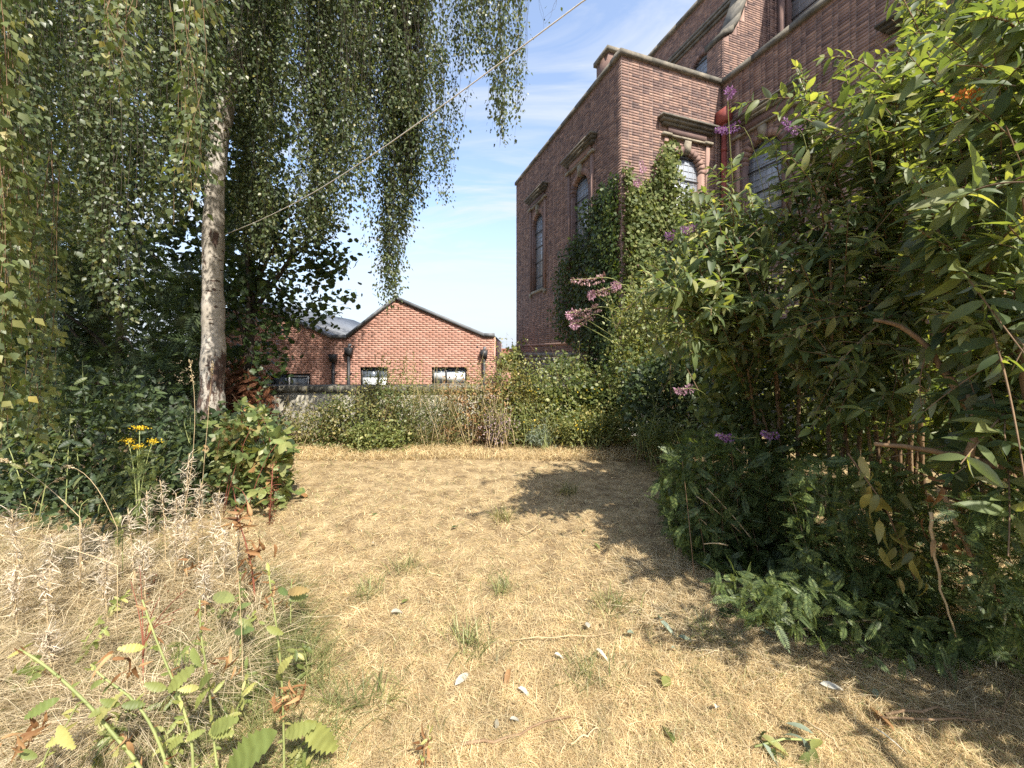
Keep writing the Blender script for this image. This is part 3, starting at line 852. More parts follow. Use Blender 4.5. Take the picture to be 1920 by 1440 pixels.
# ------------------------------------------------------------------ church
YC = 9.0
D1 = unit(np.array([-0.326, 0.945])); D2 = unit(np.array([0.945, 0.326]))
C0 = np.array([0.2887 * YC, YC])
RET = 3.12
C1 = C0 + D2 * RET
HT = EYE + 7.2                                              # coping top of transept and aisle
def church():
    root = thing('brick_church', 'tall dark red brick church with arched windows and stone copings', 'church', (C1[0], C1[1], -1.25))
    course, joint = .067, .010
    fA = Face(C0, D1, -D2); fR = Face(C0, D2, -D1); fS = Face(C1, -D1, -D2)
    NV = 2.8
    fN = Face(C1 + D2 * NV + D1 * 9.0, -D1, -D2)               # clerestory of the nave
    LA, LS, LN = 7.4, 13.0, 24.0
    ZS, ZA, ZT = EYE + 2.25, EYE + 4.6, EYE + 5.05           # sill, spring, crown of the aisle windows
    def hole(c, w=.9, z0=ZS, za=ZA): return dict(s0=c - w / 2, s1=c + w / 2, z0=z0, z1=za + w / 2, za=za, arch=True)
    hA = [hole(1.95), hole(5.05)]; hR = [hole(1.95)]; hS = [hole(1.15), hole(4.3), hole(7.45)]
    nave_w = [(5.6, .95, EYE + 8.2, EYE + 10.6), (9.45, 1.25, EYE + 8.7, EYE + 12.0), (13.5, 1.25, EYE + 8.7, EYE + 12.0)]
    hN = [hole(c, w, z0, za) for c, w, z0, za in nave_w]
    zb = EYE - .02                                           # top of the rubble plinth
    zc_ = HT - .16
    NT = EYE + 13.25
    bA = brick_wall(hA, LA, zb, zc_, course, .20, 'flemish')
    bR = brick_wall(hR, RET, zb, zc_, course, .20, 'flemish')
    bS = brick_wall(hS, LS, zb, zc_, course, .20, 'flemish')
    bN = brick_wall(hN, LN, HT - 1.2, NT - .18, course, .20, 'flemish')
    fb = [(fA, bA), (fR, bR), (fS, bS), (fN, bN)]
    parts = split_shown(fb, 300, [(1160, 110, 1345, 260), (1360, 20, 1600, 215)])
    mb, back = MB(), MB()
    for (fc, _), (sel, rest) in zip(fb, parts):
        lay_bricks(fc, rest, course, joint, mb, back)
        back_only(fc, sel, course, back)
        brick_objects(fc, sel, course, joint, M['church_brick'], root)
    mb.build('brickwork', M['church_brick'], root, kind='stuff')
    back.build('mortar', M['church_mortar'], root)
    # cores (dark slabs added behind the facing to block light inside)
    core = MB()
    fA.box(core, .3, LA, -1.25, HT - .2, -.62, -.30); fR.box(core, 0.3, RET + .3, -1.25, HT - .2, -.62, -.30); fS.box(core, -.3, LS, -1.25, HT - .2, -.62, -.30)
    fN.box(core, 0, LN, HT - 1.2, NT - .2, -.7, -.30)
    core.build('wall', M['light_blocker'], root)
    end = MB(); Face(C0 + D1 * LA, D2, D1).box(end, .002, 6, -1.25, HT - .16, -.3, 0); end.build('end_wall', M['church_brick'], root)
    rf = MB()  # unseen roof slabs, added to block light from above
    rf.prism([fA.P(0.4, HT - .45, -.4), fA.P(LA, HT - .45, -.4), fA.P(LA, HT - .45, -6), fA.P(.4, HT - .45, -6)], (0, 0, .06))
    rf.prism([fS.P(0, HT - .6, -.4), fS.P(LS, HT - .6, -.4), fS.P(LS, HT - .2, -2.75), fS.P(0, HT - .2, -2.75)], (0, 0, .06))
    rf.prism([fN.P(0, NT - .4, -.6), fN.P(LN, NT - .4, -.6), fN.P(LN, NT + .4, -5), fN.P(0, NT + .4, -5)], (0, 0, .06))
    rf.build('roof', M['lead'], root)
    # rubble stone plinth
    def plinth(fc, L, skip=0.0):
        z = -1.25; r = 0
        while z < zb - .02:
            h = min(rng.uniform(.16, .24), zb - z)
            if zb - (z + h) < .08: h = zb - z
            s = skip
            while s < L:
                w = min(rng.uniform(.25, .55), L - s)
                if L - s - w < .1: w = L - s
                g = .008; p = rng.uniform(.035, .06)
                if z > -.3:
                    x, y = to_px(fc.P(s + w / 2, z + h / 2))
                    vis = 960 < x < 1180 and 640 < y < 740
                else: vis = False
                (vs if vis else hid).append((fc, s + g, s + w - g, z + g, z + h - g, p))
                s += w
            z += h; r += 1
    vs, hid = [], []
    plinth(fA, LA); plinth(fR, RET, .05); plinth(fS, LS)
    for fc, a, b, z0, z1, p in vs[:150]:
        m = MB(); fc.box(m, a, b, z0, z1, -.2, p); m.build('stone', M['plinth_stone'], root)
    m = MB()
    for fc, a, b, z0, z1, p in hid + vs[150:]: fc.box(m, a, b, z0, z1, -.2, p)
    m.build('plinth', M['plinth_stone'], root, kind='stuff')
    bk = MB(); fA.box(bk, .06, LA - .02, -1.25, zb - .004, -.25, .02); fR.box(bk, .06, RET, -1.25, zb - .004, -.25, .02); fS.box(bk, 0, LS, -1.25, zb - .004, -.25, .02)
    bk.build('plinth_bed', M['church_mortar'], root)
    # coping stones
    def copings(fc, s0, s1, zt, h, n0, n1, ln=.9, mat='stone'):
        s = s0
        while s < s1 - .01:
            e = min(s + ln, s1)
            if s1 - e < .25: e = s1
            m = MB()
            D3, N3 = np.array([*fc.d, 0]), np.array([*fc.n, 0])
            pr = [fc.P(s + .004, zt - h, n0), fc.P(s + .004, zt - h, n1), fc.P(s + .004, zt - .03, n1), fc.P(s + .004, zt, (n0 + n1) / 2), fc.P(s + .004, zt - .03, n0)]
            m.prism(pr, D3 * (e - s - .008)); m.build('coping_stone', M[mat], root)
            s = e
    copings(fR, -.07, RET - .07, HT, .15, -.38, .07)
    copings(fA, .39, LA + .06, HT - .003, .15, -.38, .06)
    copings(fS, .0, LS, HT - .006, .17, -.38, .07)
    copings(fN, 0, LN, NT, .2, -.5, .10, 1.1)
    # raised pier behind the parapet corner
    pm = MB(); fp = Face(C0 + D1 * .55 - (-D2) * .0, D2, -D1)
    fp.box(pm, .002, 1.0, HT - .4, HT + .36, -.55, 0); pm.build('parapet_pier', M['church_brick'], root)
    pc = MB(); fp.box(pc, -.06, 1.06, HT + .36, HT + .47, -.61, .06); pc.build('coping_stone', M['stone'], root)
    # string courses on the nave
    for zz, pr in ((EYE + 12.05, .07), (EYE + 11.85, .13), (EYE + 11.72, .06)):
        sm = MB(); fN.box(sm, 0, LN, zz, zz + .09, -.02, pr); sm.build('string_course', M['stone'], root)
    sm = MB(); fA.box(sm, .0, LA, EYE + .22, EYE + .30, -.02, .016); fR.box(sm, .0, RET, EYE + .22, EYE + .30, -.02, .016); sm.build('brick_band', M['church_brick'], root)
    # windows
    def window(fc, c, w, z0, za, hood=True, full=True, bars=True):
        r = w / 2; t = .16
        ar = MB()                                            # brick arch and jambs lining the opening
        nseg = 14
        for i in range(nseg):
            a0, a1 = PI * i / nseg + .012, PI * (i + 1) / nseg - .012
            q = [fc.P(c - math.cos(a) * R_, za + math.sin(a) * R_, -.30) for a, R_ in ((a0, r), (a1, r), (a1, r + t), (a0, r + t))]
            ar.prism(q, np.array([*fc.n, 0]) * .325)
        fc.box(ar, c - r - .11, c - r, z0, za, -.30, .022); fc.box(ar, c + r, c + r + .11, z0, za, -.30, .022)
        win = ar.build('window', M['church_brick'], root)
        gl = MB(); 
        pts = [fc.P(c - r, z0, -.11), fc.P(c + r, z0, -.11)] + [fc.P(c + math.cos(a) * r, za + math.sin(a) * r, -.11) for a in np.linspace(0, PI, 13)]
        gl.prism(pts, np.array([*fc.n, 0]) * .012); gl.build('pane', M['leaded_glass'], win)
        if bars:
            lb = MB()
            for k_ in range(1, 6):
                s_ = c - r + w * k_ / 6
                zt = za + math.sqrt(max(0, r * r - (s_ - c) ** 2))
                fc.box(lb, s_ - .006, s_ + .006, z0, zt, -.099, -.088)
            zz = z0 + .16
            while zz < za + r - .03:
                hw = r if zz < za else math.sqrt(max(0, r * r - (zz - za) ** 2))
                fc.box(lb, c - hw, c + hw, zz - .005, zz + .005, -.0985, -.0875); zz += .16
            lb.build('glazing_bar', M['lead_bar'], win)
            zz = z0 + .5
            while zz < za + r - .1:
                hw = r if zz < za else math.sqrt(max(0, r * r - (zz - za) ** 2))
                sb = MB(); fc.box(sb, c - hw, c + hw, zz - .012, zz + .012, -.086, -.065); zz += .55
                sb.build('saddle_bar', M['iron'], win)
        sl = MB(); fc.box(sl, c - r - .14, c + r + .14, z0 - .09, z0, -.3, .06); sl.build('sill', M['pale_stone'], win)
        if not full: return win
        top = za + r + .30
        for sg in (-1, 1):
            pl = MB(); s_ = c + sg * .66
            fc.box(pl, s_ - .055, s_ + .055, z0 - .05, top, -.02, .05); pl.build('pilaster_strip', M['church_brick'], win)
            cb = MB(); fc.box(cb, s_ - .08, s_ + .08, z0 - .20, z0 - .052, -.02, .07); cb.build('corbel', M['pale_stone'], win)
            cp = MB(); fc.box(cp, s_ - .13, s_ + .13, top, top + .07, -.02, .10); cp.build('impost', M['pale_stone'], win)
        ks = MB(); ks.prism([fc.P(c - .06, za + r - .02, -.1), fc.P(c + .06, za + r - .02, -.1), fc.P(c + .10, top - .01, -.1), fc.P(c - .10, top - .01, -.1)], np.array([*fc.n, 0]) * .17); ks.build('keystone', M['pale_stone'], win)
        fr = MB(); fc.box(fr, c - .53, c + .53, top, top + .05, -.02, .08); fr.build('lower_cornice', M['pale_stone'], win)
        fz = MB(); fc.box(fz, c - .60, c + .60, top + .072, top + .26, -.02, .06); fz.build('frieze', M['church_brick'], win)
        hm = MB()
        for a, b, n_, e in ((.262, .33, .11, .80), (.332, .40, .17, .86), (.402, .45, .22, .91)):
            fc.box(hm, c - e, c + e, top + a, top + b, -.02, n_)
        hm.build('hood', M['stone'], win)
        return win
    for c in (1.95, 5.05): window(fA, c, .9, ZS, ZA)
    window(fR, 1.95, .9, ZS, ZA)
    for c in (1.15, 4.3, 7.45): window(fS, c, .9, ZS, ZA)
    for c, w, z0, za in nave_w: window(fN, c, w, z0, za, full=False)
    for c in (8.6, 10.3, 12.6, 14.4):
        pl = MB(); fN.box(pl, c - .1, c + .1, HT - 1, EYE + 11.7, -.02, .08); pl.build('pilaster_strip', M['church_brick'], root)
    # scroll buttress of the nave
    def buttress(u):                                        # u along the nave, nearest face
        f2 = Face(C1 + D1 * u, D2, -D1)
        prof = [(.62, HT - 1.2)]
        cv = [(.62, EYE + 8.9), (.95, EYE + 9.15), (1.22, EYE + 9.6), (1.5, EYE + 10.3), (1.85, EYE + 11.2), (2.78, EYE + 12.0)]
        m = MB(); D3 = np.array([*D1, 0]) * .56
        for (a0, z0), (a1, z1) in zip(cv, cv[1:]):
            m.prism([f2.P(a0, HT - 1.2), f2.P(a1, HT - 1.2), f2.P(a1, z1), f2.P(a0, z0)], D3)
        b = m.build('buttress', M['church_brick'], root)
        def tp(s_):
            return np.interp(s_ + .62, [q[0] for q in cv], [q[1] for q in cv]) - .02
        fs = Face(f2.P(.62, 0)[:2] - D1 * .012, D2, -D1); fq = Face(f2.P(.62, 0)[:2] - D2 * .012 + D1 * .56, -D1, -D2)
        mb2, bk2 = MB(), MB()
        lay_bricks(fs, brick_wall([], 2.1, HT - 1.2, EYE + 12, course, .20, 'flemish', tp), course, joint, mb2, bk2)
        lay_bricks(fq, brick_wall([], .56, HT - 1.2, EYE + 8.86, course, .20, 'flemish'), course, joint, mb2, bk2)
        mb2.build('brickwork', M['church_brick'], b, kind='stuff'); bk2.build('mortar', M['church_mortar'], b)
        cm = MB(); D4 = np.array([*D1, 0]) * .66
        for (a0, z0), (a1, z1) in zip(cv, cv[1:]):
            q = [f2.P(a0 - (.05 if a0 == .62 else 0), z0 - .02, .05), f2.P(a1, z1 - .02, .05), f2.P(a1, z1 + .16, .05), f2.P(a0 - (.05 if a0 == .62 else 0), z0 + .16, .05)]
            cm.prism(q, D4)
        cm.build('weathering_stone', M['stone'], b)
    buttress(.5); buttress(-5.2)
    # red rainwater pipes
    d = MB(); p = fS.P(.16, 0, .1)
    d.tube([[p[0], p[1], -1.2], [p[0], p[1], EYE + 5.75]], .062, 10)
    for zz in (EYE + 1.5, EYE + 3.6, EYE + 5.2):
        d.tube([[p[0], p[1], zz], [p[0], p[1], zz + .09]], .075, 10)
    dp = d.build('downpipe', M['red_paint'], root)
    h = MB(); fS.box(h, .02, .34, EYE + 5.9, EYE + 6.25, .0, .24); fS.box(h, .08, .28, EYE + 5.75, EYE + 5.9, .03, .19); h.build('hopper', M['red_paint'], dp)
    d = MB(); p = fN.P(8.15, 0, .12)
    d.tube([[p[0], p[1], HT - 1], [p[0], p[1], EYE + 12.8]], .07, 10)
    for zz in (EYE + 9.2, EYE + 11.0): d.tube([[p[0], p[1], zz], [p[0], p[1], zz + .1]], .085, 10)
    d.build('downpipe', M['red_paint'], root)
    return fA, fR, fS
fA, fR, fS = church()

# ------------------------------------------------------------------ garden wall
WY = 7.2
def garden_wall():
    zt = EYE - 63 / FPX * WY
    root = thing('garden_wall', 'low weathered cream rendered garden wall with dark stone coping behind the weeds', 'wall', (-2, WY, 0))
    b = MB(); b.box((-8, WY, -1.3), (10.2, 0, 0), (0, .24, 0), (0, 0, zt - .12 + 1.3)); b.build('rendered_face', M['render_wall'], root)
    x = -8.0
    while x < 2.2:
        w = rng.uniform(.45, .62)
        if x < -2.7 and x > -4.6: w = .225
        w = min(w, 2.2 - x)
        if w < .1: break
        c = MB(); dz = rng.uniform(-.004, .004); c.box((x + .004, WY - .045, zt - .12), (w - .008, 0, 0), (0, .33, 0), (0, 0, .115 + dz)); c.build('coping_stone', M['coping'], root)
        x += w
    for p in (-5.2, -.6):
        pr = MB(); pr.box((p, WY - .05, -.1), (.3, 0, 0), (0, .05, 0), (0, 0, zt - .14 + .1)); pr.build('pier', M['render_wall'], root)
garden_wall()

# ================================================================== TREES
def birch():
    Y = 5.5
    cl = [(393, 905, 66), (394, 790, 60), (399, 715, 52), (401, 640, 49), (399, 560, 46), (400, 440, 44), (403, 330, 43), (413, 240, 42), (426, 170, 42), (445, 95, 44), (464, 0, 40), (480, -110, 34), (490, -260, 28), (497, -450, 18), (500, -640, 8)]
    root = thing('birch_tree', 'silver birch with pale trunk and long hanging leafy twigs', 'tree', W(393, GYpx(Y), Y))
    pts = np.array([W(x, y, Y) for x, y, w in cl]); r = np.array([w / 2 / FPX * Y / 1.36 for _, _, w in cl])
    # smooth and wobble
    t = np.linspace(0, len(cl) - 1, 70)
    P = np.stack([np.interp(t, range(len(cl)), pts[:, i]) for i in range(3)], -1); R = np.interp(t, range(len(cl)), r)
    ker = np.array([1, 2, 3, 2, 1]) / 9
    for i in range(3): P[2:-2, i] = np.convolve(P[:, i], ker, 'same')[2:-2]
    R = R * (1 + .05 * np.sin(np.arange(70) * 1.1) + .03 * np.sin(np.arange(70) * 2.7))
    tb = MB().tube(P, R, 18)
    v = tb.v[0]; n = len(v) - 2
    ang = np.tile(np.arange(18), 70)
    k = 1 + .05 * np.sin(ang * 2.1 + v[:n, 2] * 4) + .035 * np.sin(ang * 1.05 - v[:n, 2] * 9)
    cen = np.repeat(P, 18, 0); tb.v[0][:n] = cen + (v[:n] - cen) * k[:, None]
    tr = tb.build('trunk', M['birch_bark'], root, smooth=True)
    # limbs
    limbs = [((470, -60), (300, -140), (60, -220), 5.5, 4.6, 3.0, 14), ((462, 0), (560, -160), (800, -150), 5.5, 5.6, 5.4, 17), ((478, -100), (620, -330), (960, -160), 5.5, 5.2, 4.9, 15),
             ((480, -130), (330, -330), (-150, -240), 5.5, 4.5, 3.0, 15), ((447, 85), (360, 70), (180, -90), 5.5, 5.7, 6.2, 12), ((488, -240), (520, -420), (740, -420), 5.5, 6.6, 7.4, 12),
             ((490, -280), (350, -480), (150, -420), 5.5, 6.2, 7.0, 12), ((470, -40), (540, -90), (640, 20), 5.5, 6.0, 6.6, 12), ((495, -400), (600, -600), (980, -420), 5.5, 4.8, 4.2, 10), ((480, -120), (420, -260), (330, -260), 5.5, 4.4, 2.6, 10)]
    for a, b, c, ya, yb, yc, w in limbs:
        q = curve(W(*a, ya), W(*b, yb), W(*c, yc), 12)
        q[1:-1] += rng.normal(size=(10, 3)) * .03
        MB().tube(q, np.linspace(w, 2.5, 12) / FPX * 5.5 / 1.6, 8).build('limb', M['bark_dark'], root, smooth=True)
    # hanging twigs: (x range, lower edge as points, Y range, count, leaf size, jitter)
    regs = [
        (440, 690, [(440, 470), (520, 520), (600, 470), (650, 440), (690, 440)], 4.6, 6.6, 330, .052, 80, -120),
        (690, 772, [(690, 500), (720, 585), (735, 590), (750, 540), (772, 470)], 5.0, 5.8, 85, .05, 60, -120),
        (765, 872, [(765, 430), (800, 380), (845, 390), (872, 330)], 4.9, 5.8, 80, .048, 60, 100),
        (620, 800, [(620, 380), (800, 380)], 4.6, 6.2, 190, .050, 90, -120),
        (700, 905, [(700, 330), (800, 190), (860, 140), (905, 110)], 4.4, 6.0, 190, .050, 50, -160),
        (905, 978, [(905, 150), (930, 285), (955, 270), (978, 190)], 4.4, 5.0, 48, .048, 40, -120),
        (385, 540, [(385, 130), (440, 210), (540, 240)], 4.3, 5.1, 46, .050, 60, -160),
        (978, 1035, [(978, 90), (1035, 60)], 4.4, 4.9, 4, .045, 40, -60),
        (130, 430, [(130, 480), (300, 460), (430, 300)], 3.6, 6.2, 330, .050, 140, -160),
        (-150, 200, [(-150, 640), (130, 600), (200, 470)], 2.9, 5.0, 210, .050, 130, -160),
        (160, 275, [(160, 560), (210, 600), (250, 640), (275, 560)], 3.2, 3.8, 26, .047, 60, -100),
        (440, 700, [(440, 300), (700, 250)], 6.2, 8.0, 200, .065, 100, -200),
        (-100, 440, [(-100, 380), (440, 330)], 6.0, 8.0, 300, .065, 120, -200),
    ]
    near = [
        (-20, 105, [(-20, 850), (60, 830), (105, 780)], 1.55, 2.1, 20, .050, 90, -60),
        (265, 365, [(265, 330), (330, 430), (365, 400)], 1.9, 2.4, 9, .046, 60, -60),
        (90, 260, [(90, 260), (260, 170)], 1.8, 2.6, 16, .046, 80, -80),
        (280, 440, [(280, 120), (440, 60)], 1.8, 2.6, 10, .046, 50, -80),
        (40, 150, [(40, 900), (150, 720)], 2.3, 2.9, 10, .046, 70, 300),
    ]
    def strands(regs, sway, bushy):
        LP, LD, LN, LS = [], [], [], []
        tw = MB()
        for x0, x1, prof, Y0, Y1, cnt, ls, jit, ytop in regs:
            px_, py_ = zip(*prof)
            bunch = None
            for _ in range(cnt):
                if bunch is None or rng.random() < .10: bunch = (rng.uniform(x0, x1), rng.uniform(Y0, Y1))
                x = np.clip(bunch[0] + rng.normal() * 11, x0, x1); Yy = np.clip(bunch[1] + rng.normal() * .12, Y0, Y1)
                yb = np.interp(x, px_, py_) - abs(rng.normal()) * jit
                if 385 < x < 500 and Yy < 5.7 and rng.random() < .85: yb = min(yb, 150 + rng.normal() * 50)
                yt = ytop + rng.uniform(-60, 60)
                if yb - yt < 60: continue
                a, b = W(x + rng.normal() * 20, yt, Yy), W(x, yb, Yy)
                L = a[2] - b[2]
                n = max(6, int(L / .3))
                t = np.linspace(0, 1, n)[:, None]
                q = a * (1 - t) + b * t
                ph = rng.uniform(0, 6, 2)
                q[:, 0] += sway * np.sin(t[:, 0] * 5 + ph[0]) * t[:, 0]; q[:, 1] += sway * np.sin(t[:, 0] * 4 + ph[1])
                tw.tube(q, np.linspace(.0022, .0008, n), 3, False)
                m = int(L / (.026 * ls / .05))
                tt = rng.uniform(.0, 1, m)
                pos = np.stack([np.interp(tt, t[:, 0], q[:, i]) for i in range(3)], -1)
                side = rand_dir(m); side[:, 2] = side[:, 2] * .3
                pos += side * (rng.uniform(.01, .07, m) + bushy * rng.random(m) ** 3)[:, None]; pos[:, 2] -= bushy * .5 * rng.random(m)
                d = unit(side * .75 + [0, 0, -.75]); nn = unit(side * .6 + rng.normal(size=(m, 3)) * .6 + SUNN * .6)
                LP.append(pos); LD.append(d); LN.append(nn); LS.append(ls * rng.uniform(.6, 1.2, m))
        return tw, np.concatenate(LP), np.concatenate(LD), np.concatenate(LN), np.concatenate(LS)
    tw, p, d, nn, s = strands(regs, .07, .085)
    tw.build('hanging_twigs', M['bark_dark'], root, kind='stuff')
    cr = p
    qx, qy = to_px(p)
    drop = ((qx > 985) & (rng.random(len(qx)) < .8)) | ((qx > 600) & (rng.random(len(qx)) < .16)) | ((vnoise(p[:, 0] * 3.2, p[:, 2] * 1.6 + p[:, 1], 2) < .36) & (rng.random(len(qx)) < .75))
    p, d, nn, s = p[~drop], d[~drop], nn[~drop], s[~drop]
    leaves(root, 'birch', p, d, nn, s, M['birch_leaf'], 0, rest='crown')
    tw, p, d, nn, s = strands(near, .05, .05)
    tw.build('near_twigs', M['twig'], root, kind='stuff')
    leaves(root, 'birch', p, d, nn, s * 1.05, M['birch_lit'], 300, rest='near_foliage')
    # crown above the frame, unseen, spread and thickened to shade the left background
    n = 30000
    k = 260
    ck = np.stack([rng.uniform(-8.5, -1.6, k), rng.uniform(3.2, 9, k), np.zeros(k)], -1)
    ck[:, 2] = EYE + .96 * ck[:, 1] + rng.uniform(.2, 4.5, k)
    pos = ck[rng.integers(0, k, n)] + rng.normal(size=(n, 3)) * [.35, .35, .3]
    pos[:, 2] = np.maximum(pos[:, 2], EYE + .95 * pos[:, 1]); m = n
    leaves(root, 'birch', pos, rand_dir(m, -.8), face_light(m, .6), .085 * rng.uniform(.7, 1.3, m), M['birch_leaf'], 0, rest='upper_crown')
    return tr

def GYpx(Y): return HOR + EYE * FPX / Y

birch()

def crown_tree(name, label, poly, Y0, Y1, n, tname, size, mat, trunk_px, trunk_w, n_parts=0, limbs=9, up=.7):
    poly = np.asarray(poly, float); Ym = (Y0 + Y1) / 2
    root = thing(name, label, 'tree', W(trunk_px, GYpx(Ym), Ym))
    top = poly[:, 1].min()
    g = W(trunk_px, GYpx(Ym), Ym); tp = W(trunk_px + 15, max(top, -300) * .7 + .3 * GYpx(Ym), Ym)
    q = curve(g, (g + tp) / 2 + [.08, 0, 0], tp, 10); r0 = trunk_w / 2 / FPX * Ym
    MB().tube(q, np.linspace(r0, r0 * .3, 10), 9).build('trunk', M['bark_dark'], root, smooth=True)
    lx, ly = poly_px(poly, limbs)
    for a, b in zip(lx, ly):
        e = W(a, b, rng.uniform(Y0, Y1)); s0 = q[rng.integers(3, 9)]
        MB().tube(curve(s0, (s0 + e) / 2 + [0, 0, .25], e, 8), np.linspace(r0 * .35, .006, 8), 5).build('limb', M['bark_dark'], root, smooth=True)
    k = n // 14
    cx, cy = poly_px(poly, k); cY = rng.uniform(Y0, Y1, k)
    ctr = Wn(cx, cy, cY)
    i = rng.integers(0, k, n)
    pos = ctr[i] + rng.normal(size=(n, 3)) * [.16, .16, .09]
    leaves(root, tname, pos, rand_dir(n, -.35), face_light(n, .6, up), size * rng.uniform(.6, 1.2, n), mat, n_parts, rest='crown')
    return root

crown_tree('sycamore_tree', 'dark sycamore with lobed leaves spreading right from behind the birch trunk', [(430, 330), (520, 360), (600, 380), (640, 440), (655, 500), (640, 530), (675, 545), (650, 590), (620, 600), (560, 620), (545, 660), (520, 690), (500, 720), (430, 740), (400, 600)],
           6.2, 7.0, 3400, 'maple', .125, M['sycamore_leaf'], 455, 26, n_parts=220, limbs=12)
crown_tree('background_tree', 'tall dark leafy tree filling the left background behind the birch', [(-350, -300), (520, -300), (560, 120), (520, 420), (440, 640), (300, 720), (-350, 740)],
           8.6, 11.5, 40000, 'maple', .20, M['dark_leaf'], 180, 40, limbs=14)
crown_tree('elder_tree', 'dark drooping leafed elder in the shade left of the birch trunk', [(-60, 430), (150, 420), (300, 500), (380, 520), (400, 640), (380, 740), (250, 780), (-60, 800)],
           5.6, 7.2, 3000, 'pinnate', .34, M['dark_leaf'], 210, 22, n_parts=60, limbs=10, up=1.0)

# ------------------------------------------------------------------ ivy on the church
def ivy(name, label, face, poly, n, size, mat, off, seed_shift=0):
    x, y = poly_px(poly, n)
    # ray through the pixel onto the wall plane
    dr = np.stack([(x - CX) / FPX, np.ones(n), (HOR - y) / FPX], -1)
    N3 = np.array([*face.n, 0.]); O = np.array([*face.o, EYE])
    t = ((O - [0, 0, EYE]) @ N3) / (dr @ N3)
    pos = dr * t[:, None] + [0, 0, EYE]
    lump = .5 + .5 * np.sin(pos[:, 2] * 3.1 + pos[:, 0] * 4) * np.sin(pos[:, 2] * 1.7 - pos[:, 1] * 5)
    pos = pos + N3 * (rng.random(n) ** 1.3 * off * (.45 + .8 * lump))[:, None] + N3 * .03
    zb = pos[:, 2].min()
    c = pos.mean(0)
    root = thing(name, label, 'ivy', (c[0], c[1], 0))
    nn = unit(N3 + rng.normal(size=(n, 3)) * .45 + [0, 0, .35]); d = unit(np.array([0, 0, -1.]) + rng.normal(size=(n, 3)) * .5)
    leaves(root, 'ivy', pos, d, nn, size * rng.uniform(.6, 1.25, n), mat, 0, rest='foliage')
    mb = MB()
    for i in range(26):
        j = rng.integers(0, n); e = pos[j]; b = np.array([c[0] + rng.normal() * .4, c[1] + rng.normal() * .1, .3])
        t_ = ((O - b) @ N3); b = b + N3 * (t_ + .03)
        e = e + N3 * (((O - e) @ N3) + .03)
        mb.tube(curve(b, (b + e) / 2 + [rng.normal() * .2, 0, .2], e, 8) , np.linspace(.02, .006, 8), 5)
    mb.build('stem_tangle', M['bark_brown'], root, kind='stuff')
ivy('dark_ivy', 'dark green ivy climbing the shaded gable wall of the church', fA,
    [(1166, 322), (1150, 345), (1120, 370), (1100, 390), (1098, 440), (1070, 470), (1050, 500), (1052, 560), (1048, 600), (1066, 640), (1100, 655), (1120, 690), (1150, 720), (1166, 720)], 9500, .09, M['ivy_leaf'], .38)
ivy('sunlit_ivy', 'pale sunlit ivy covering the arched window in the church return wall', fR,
    [(1166, 310), (1190, 335), (1215, 345), (1225, 300), (1240, 268), (1258, 262), (1268, 285), (1266, 350), (1300, 368), (1335, 372), (1352, 420), (1352, 700), (1320, 760), (1166, 740)], 14000, .10, M['ivy_lit'], .34)

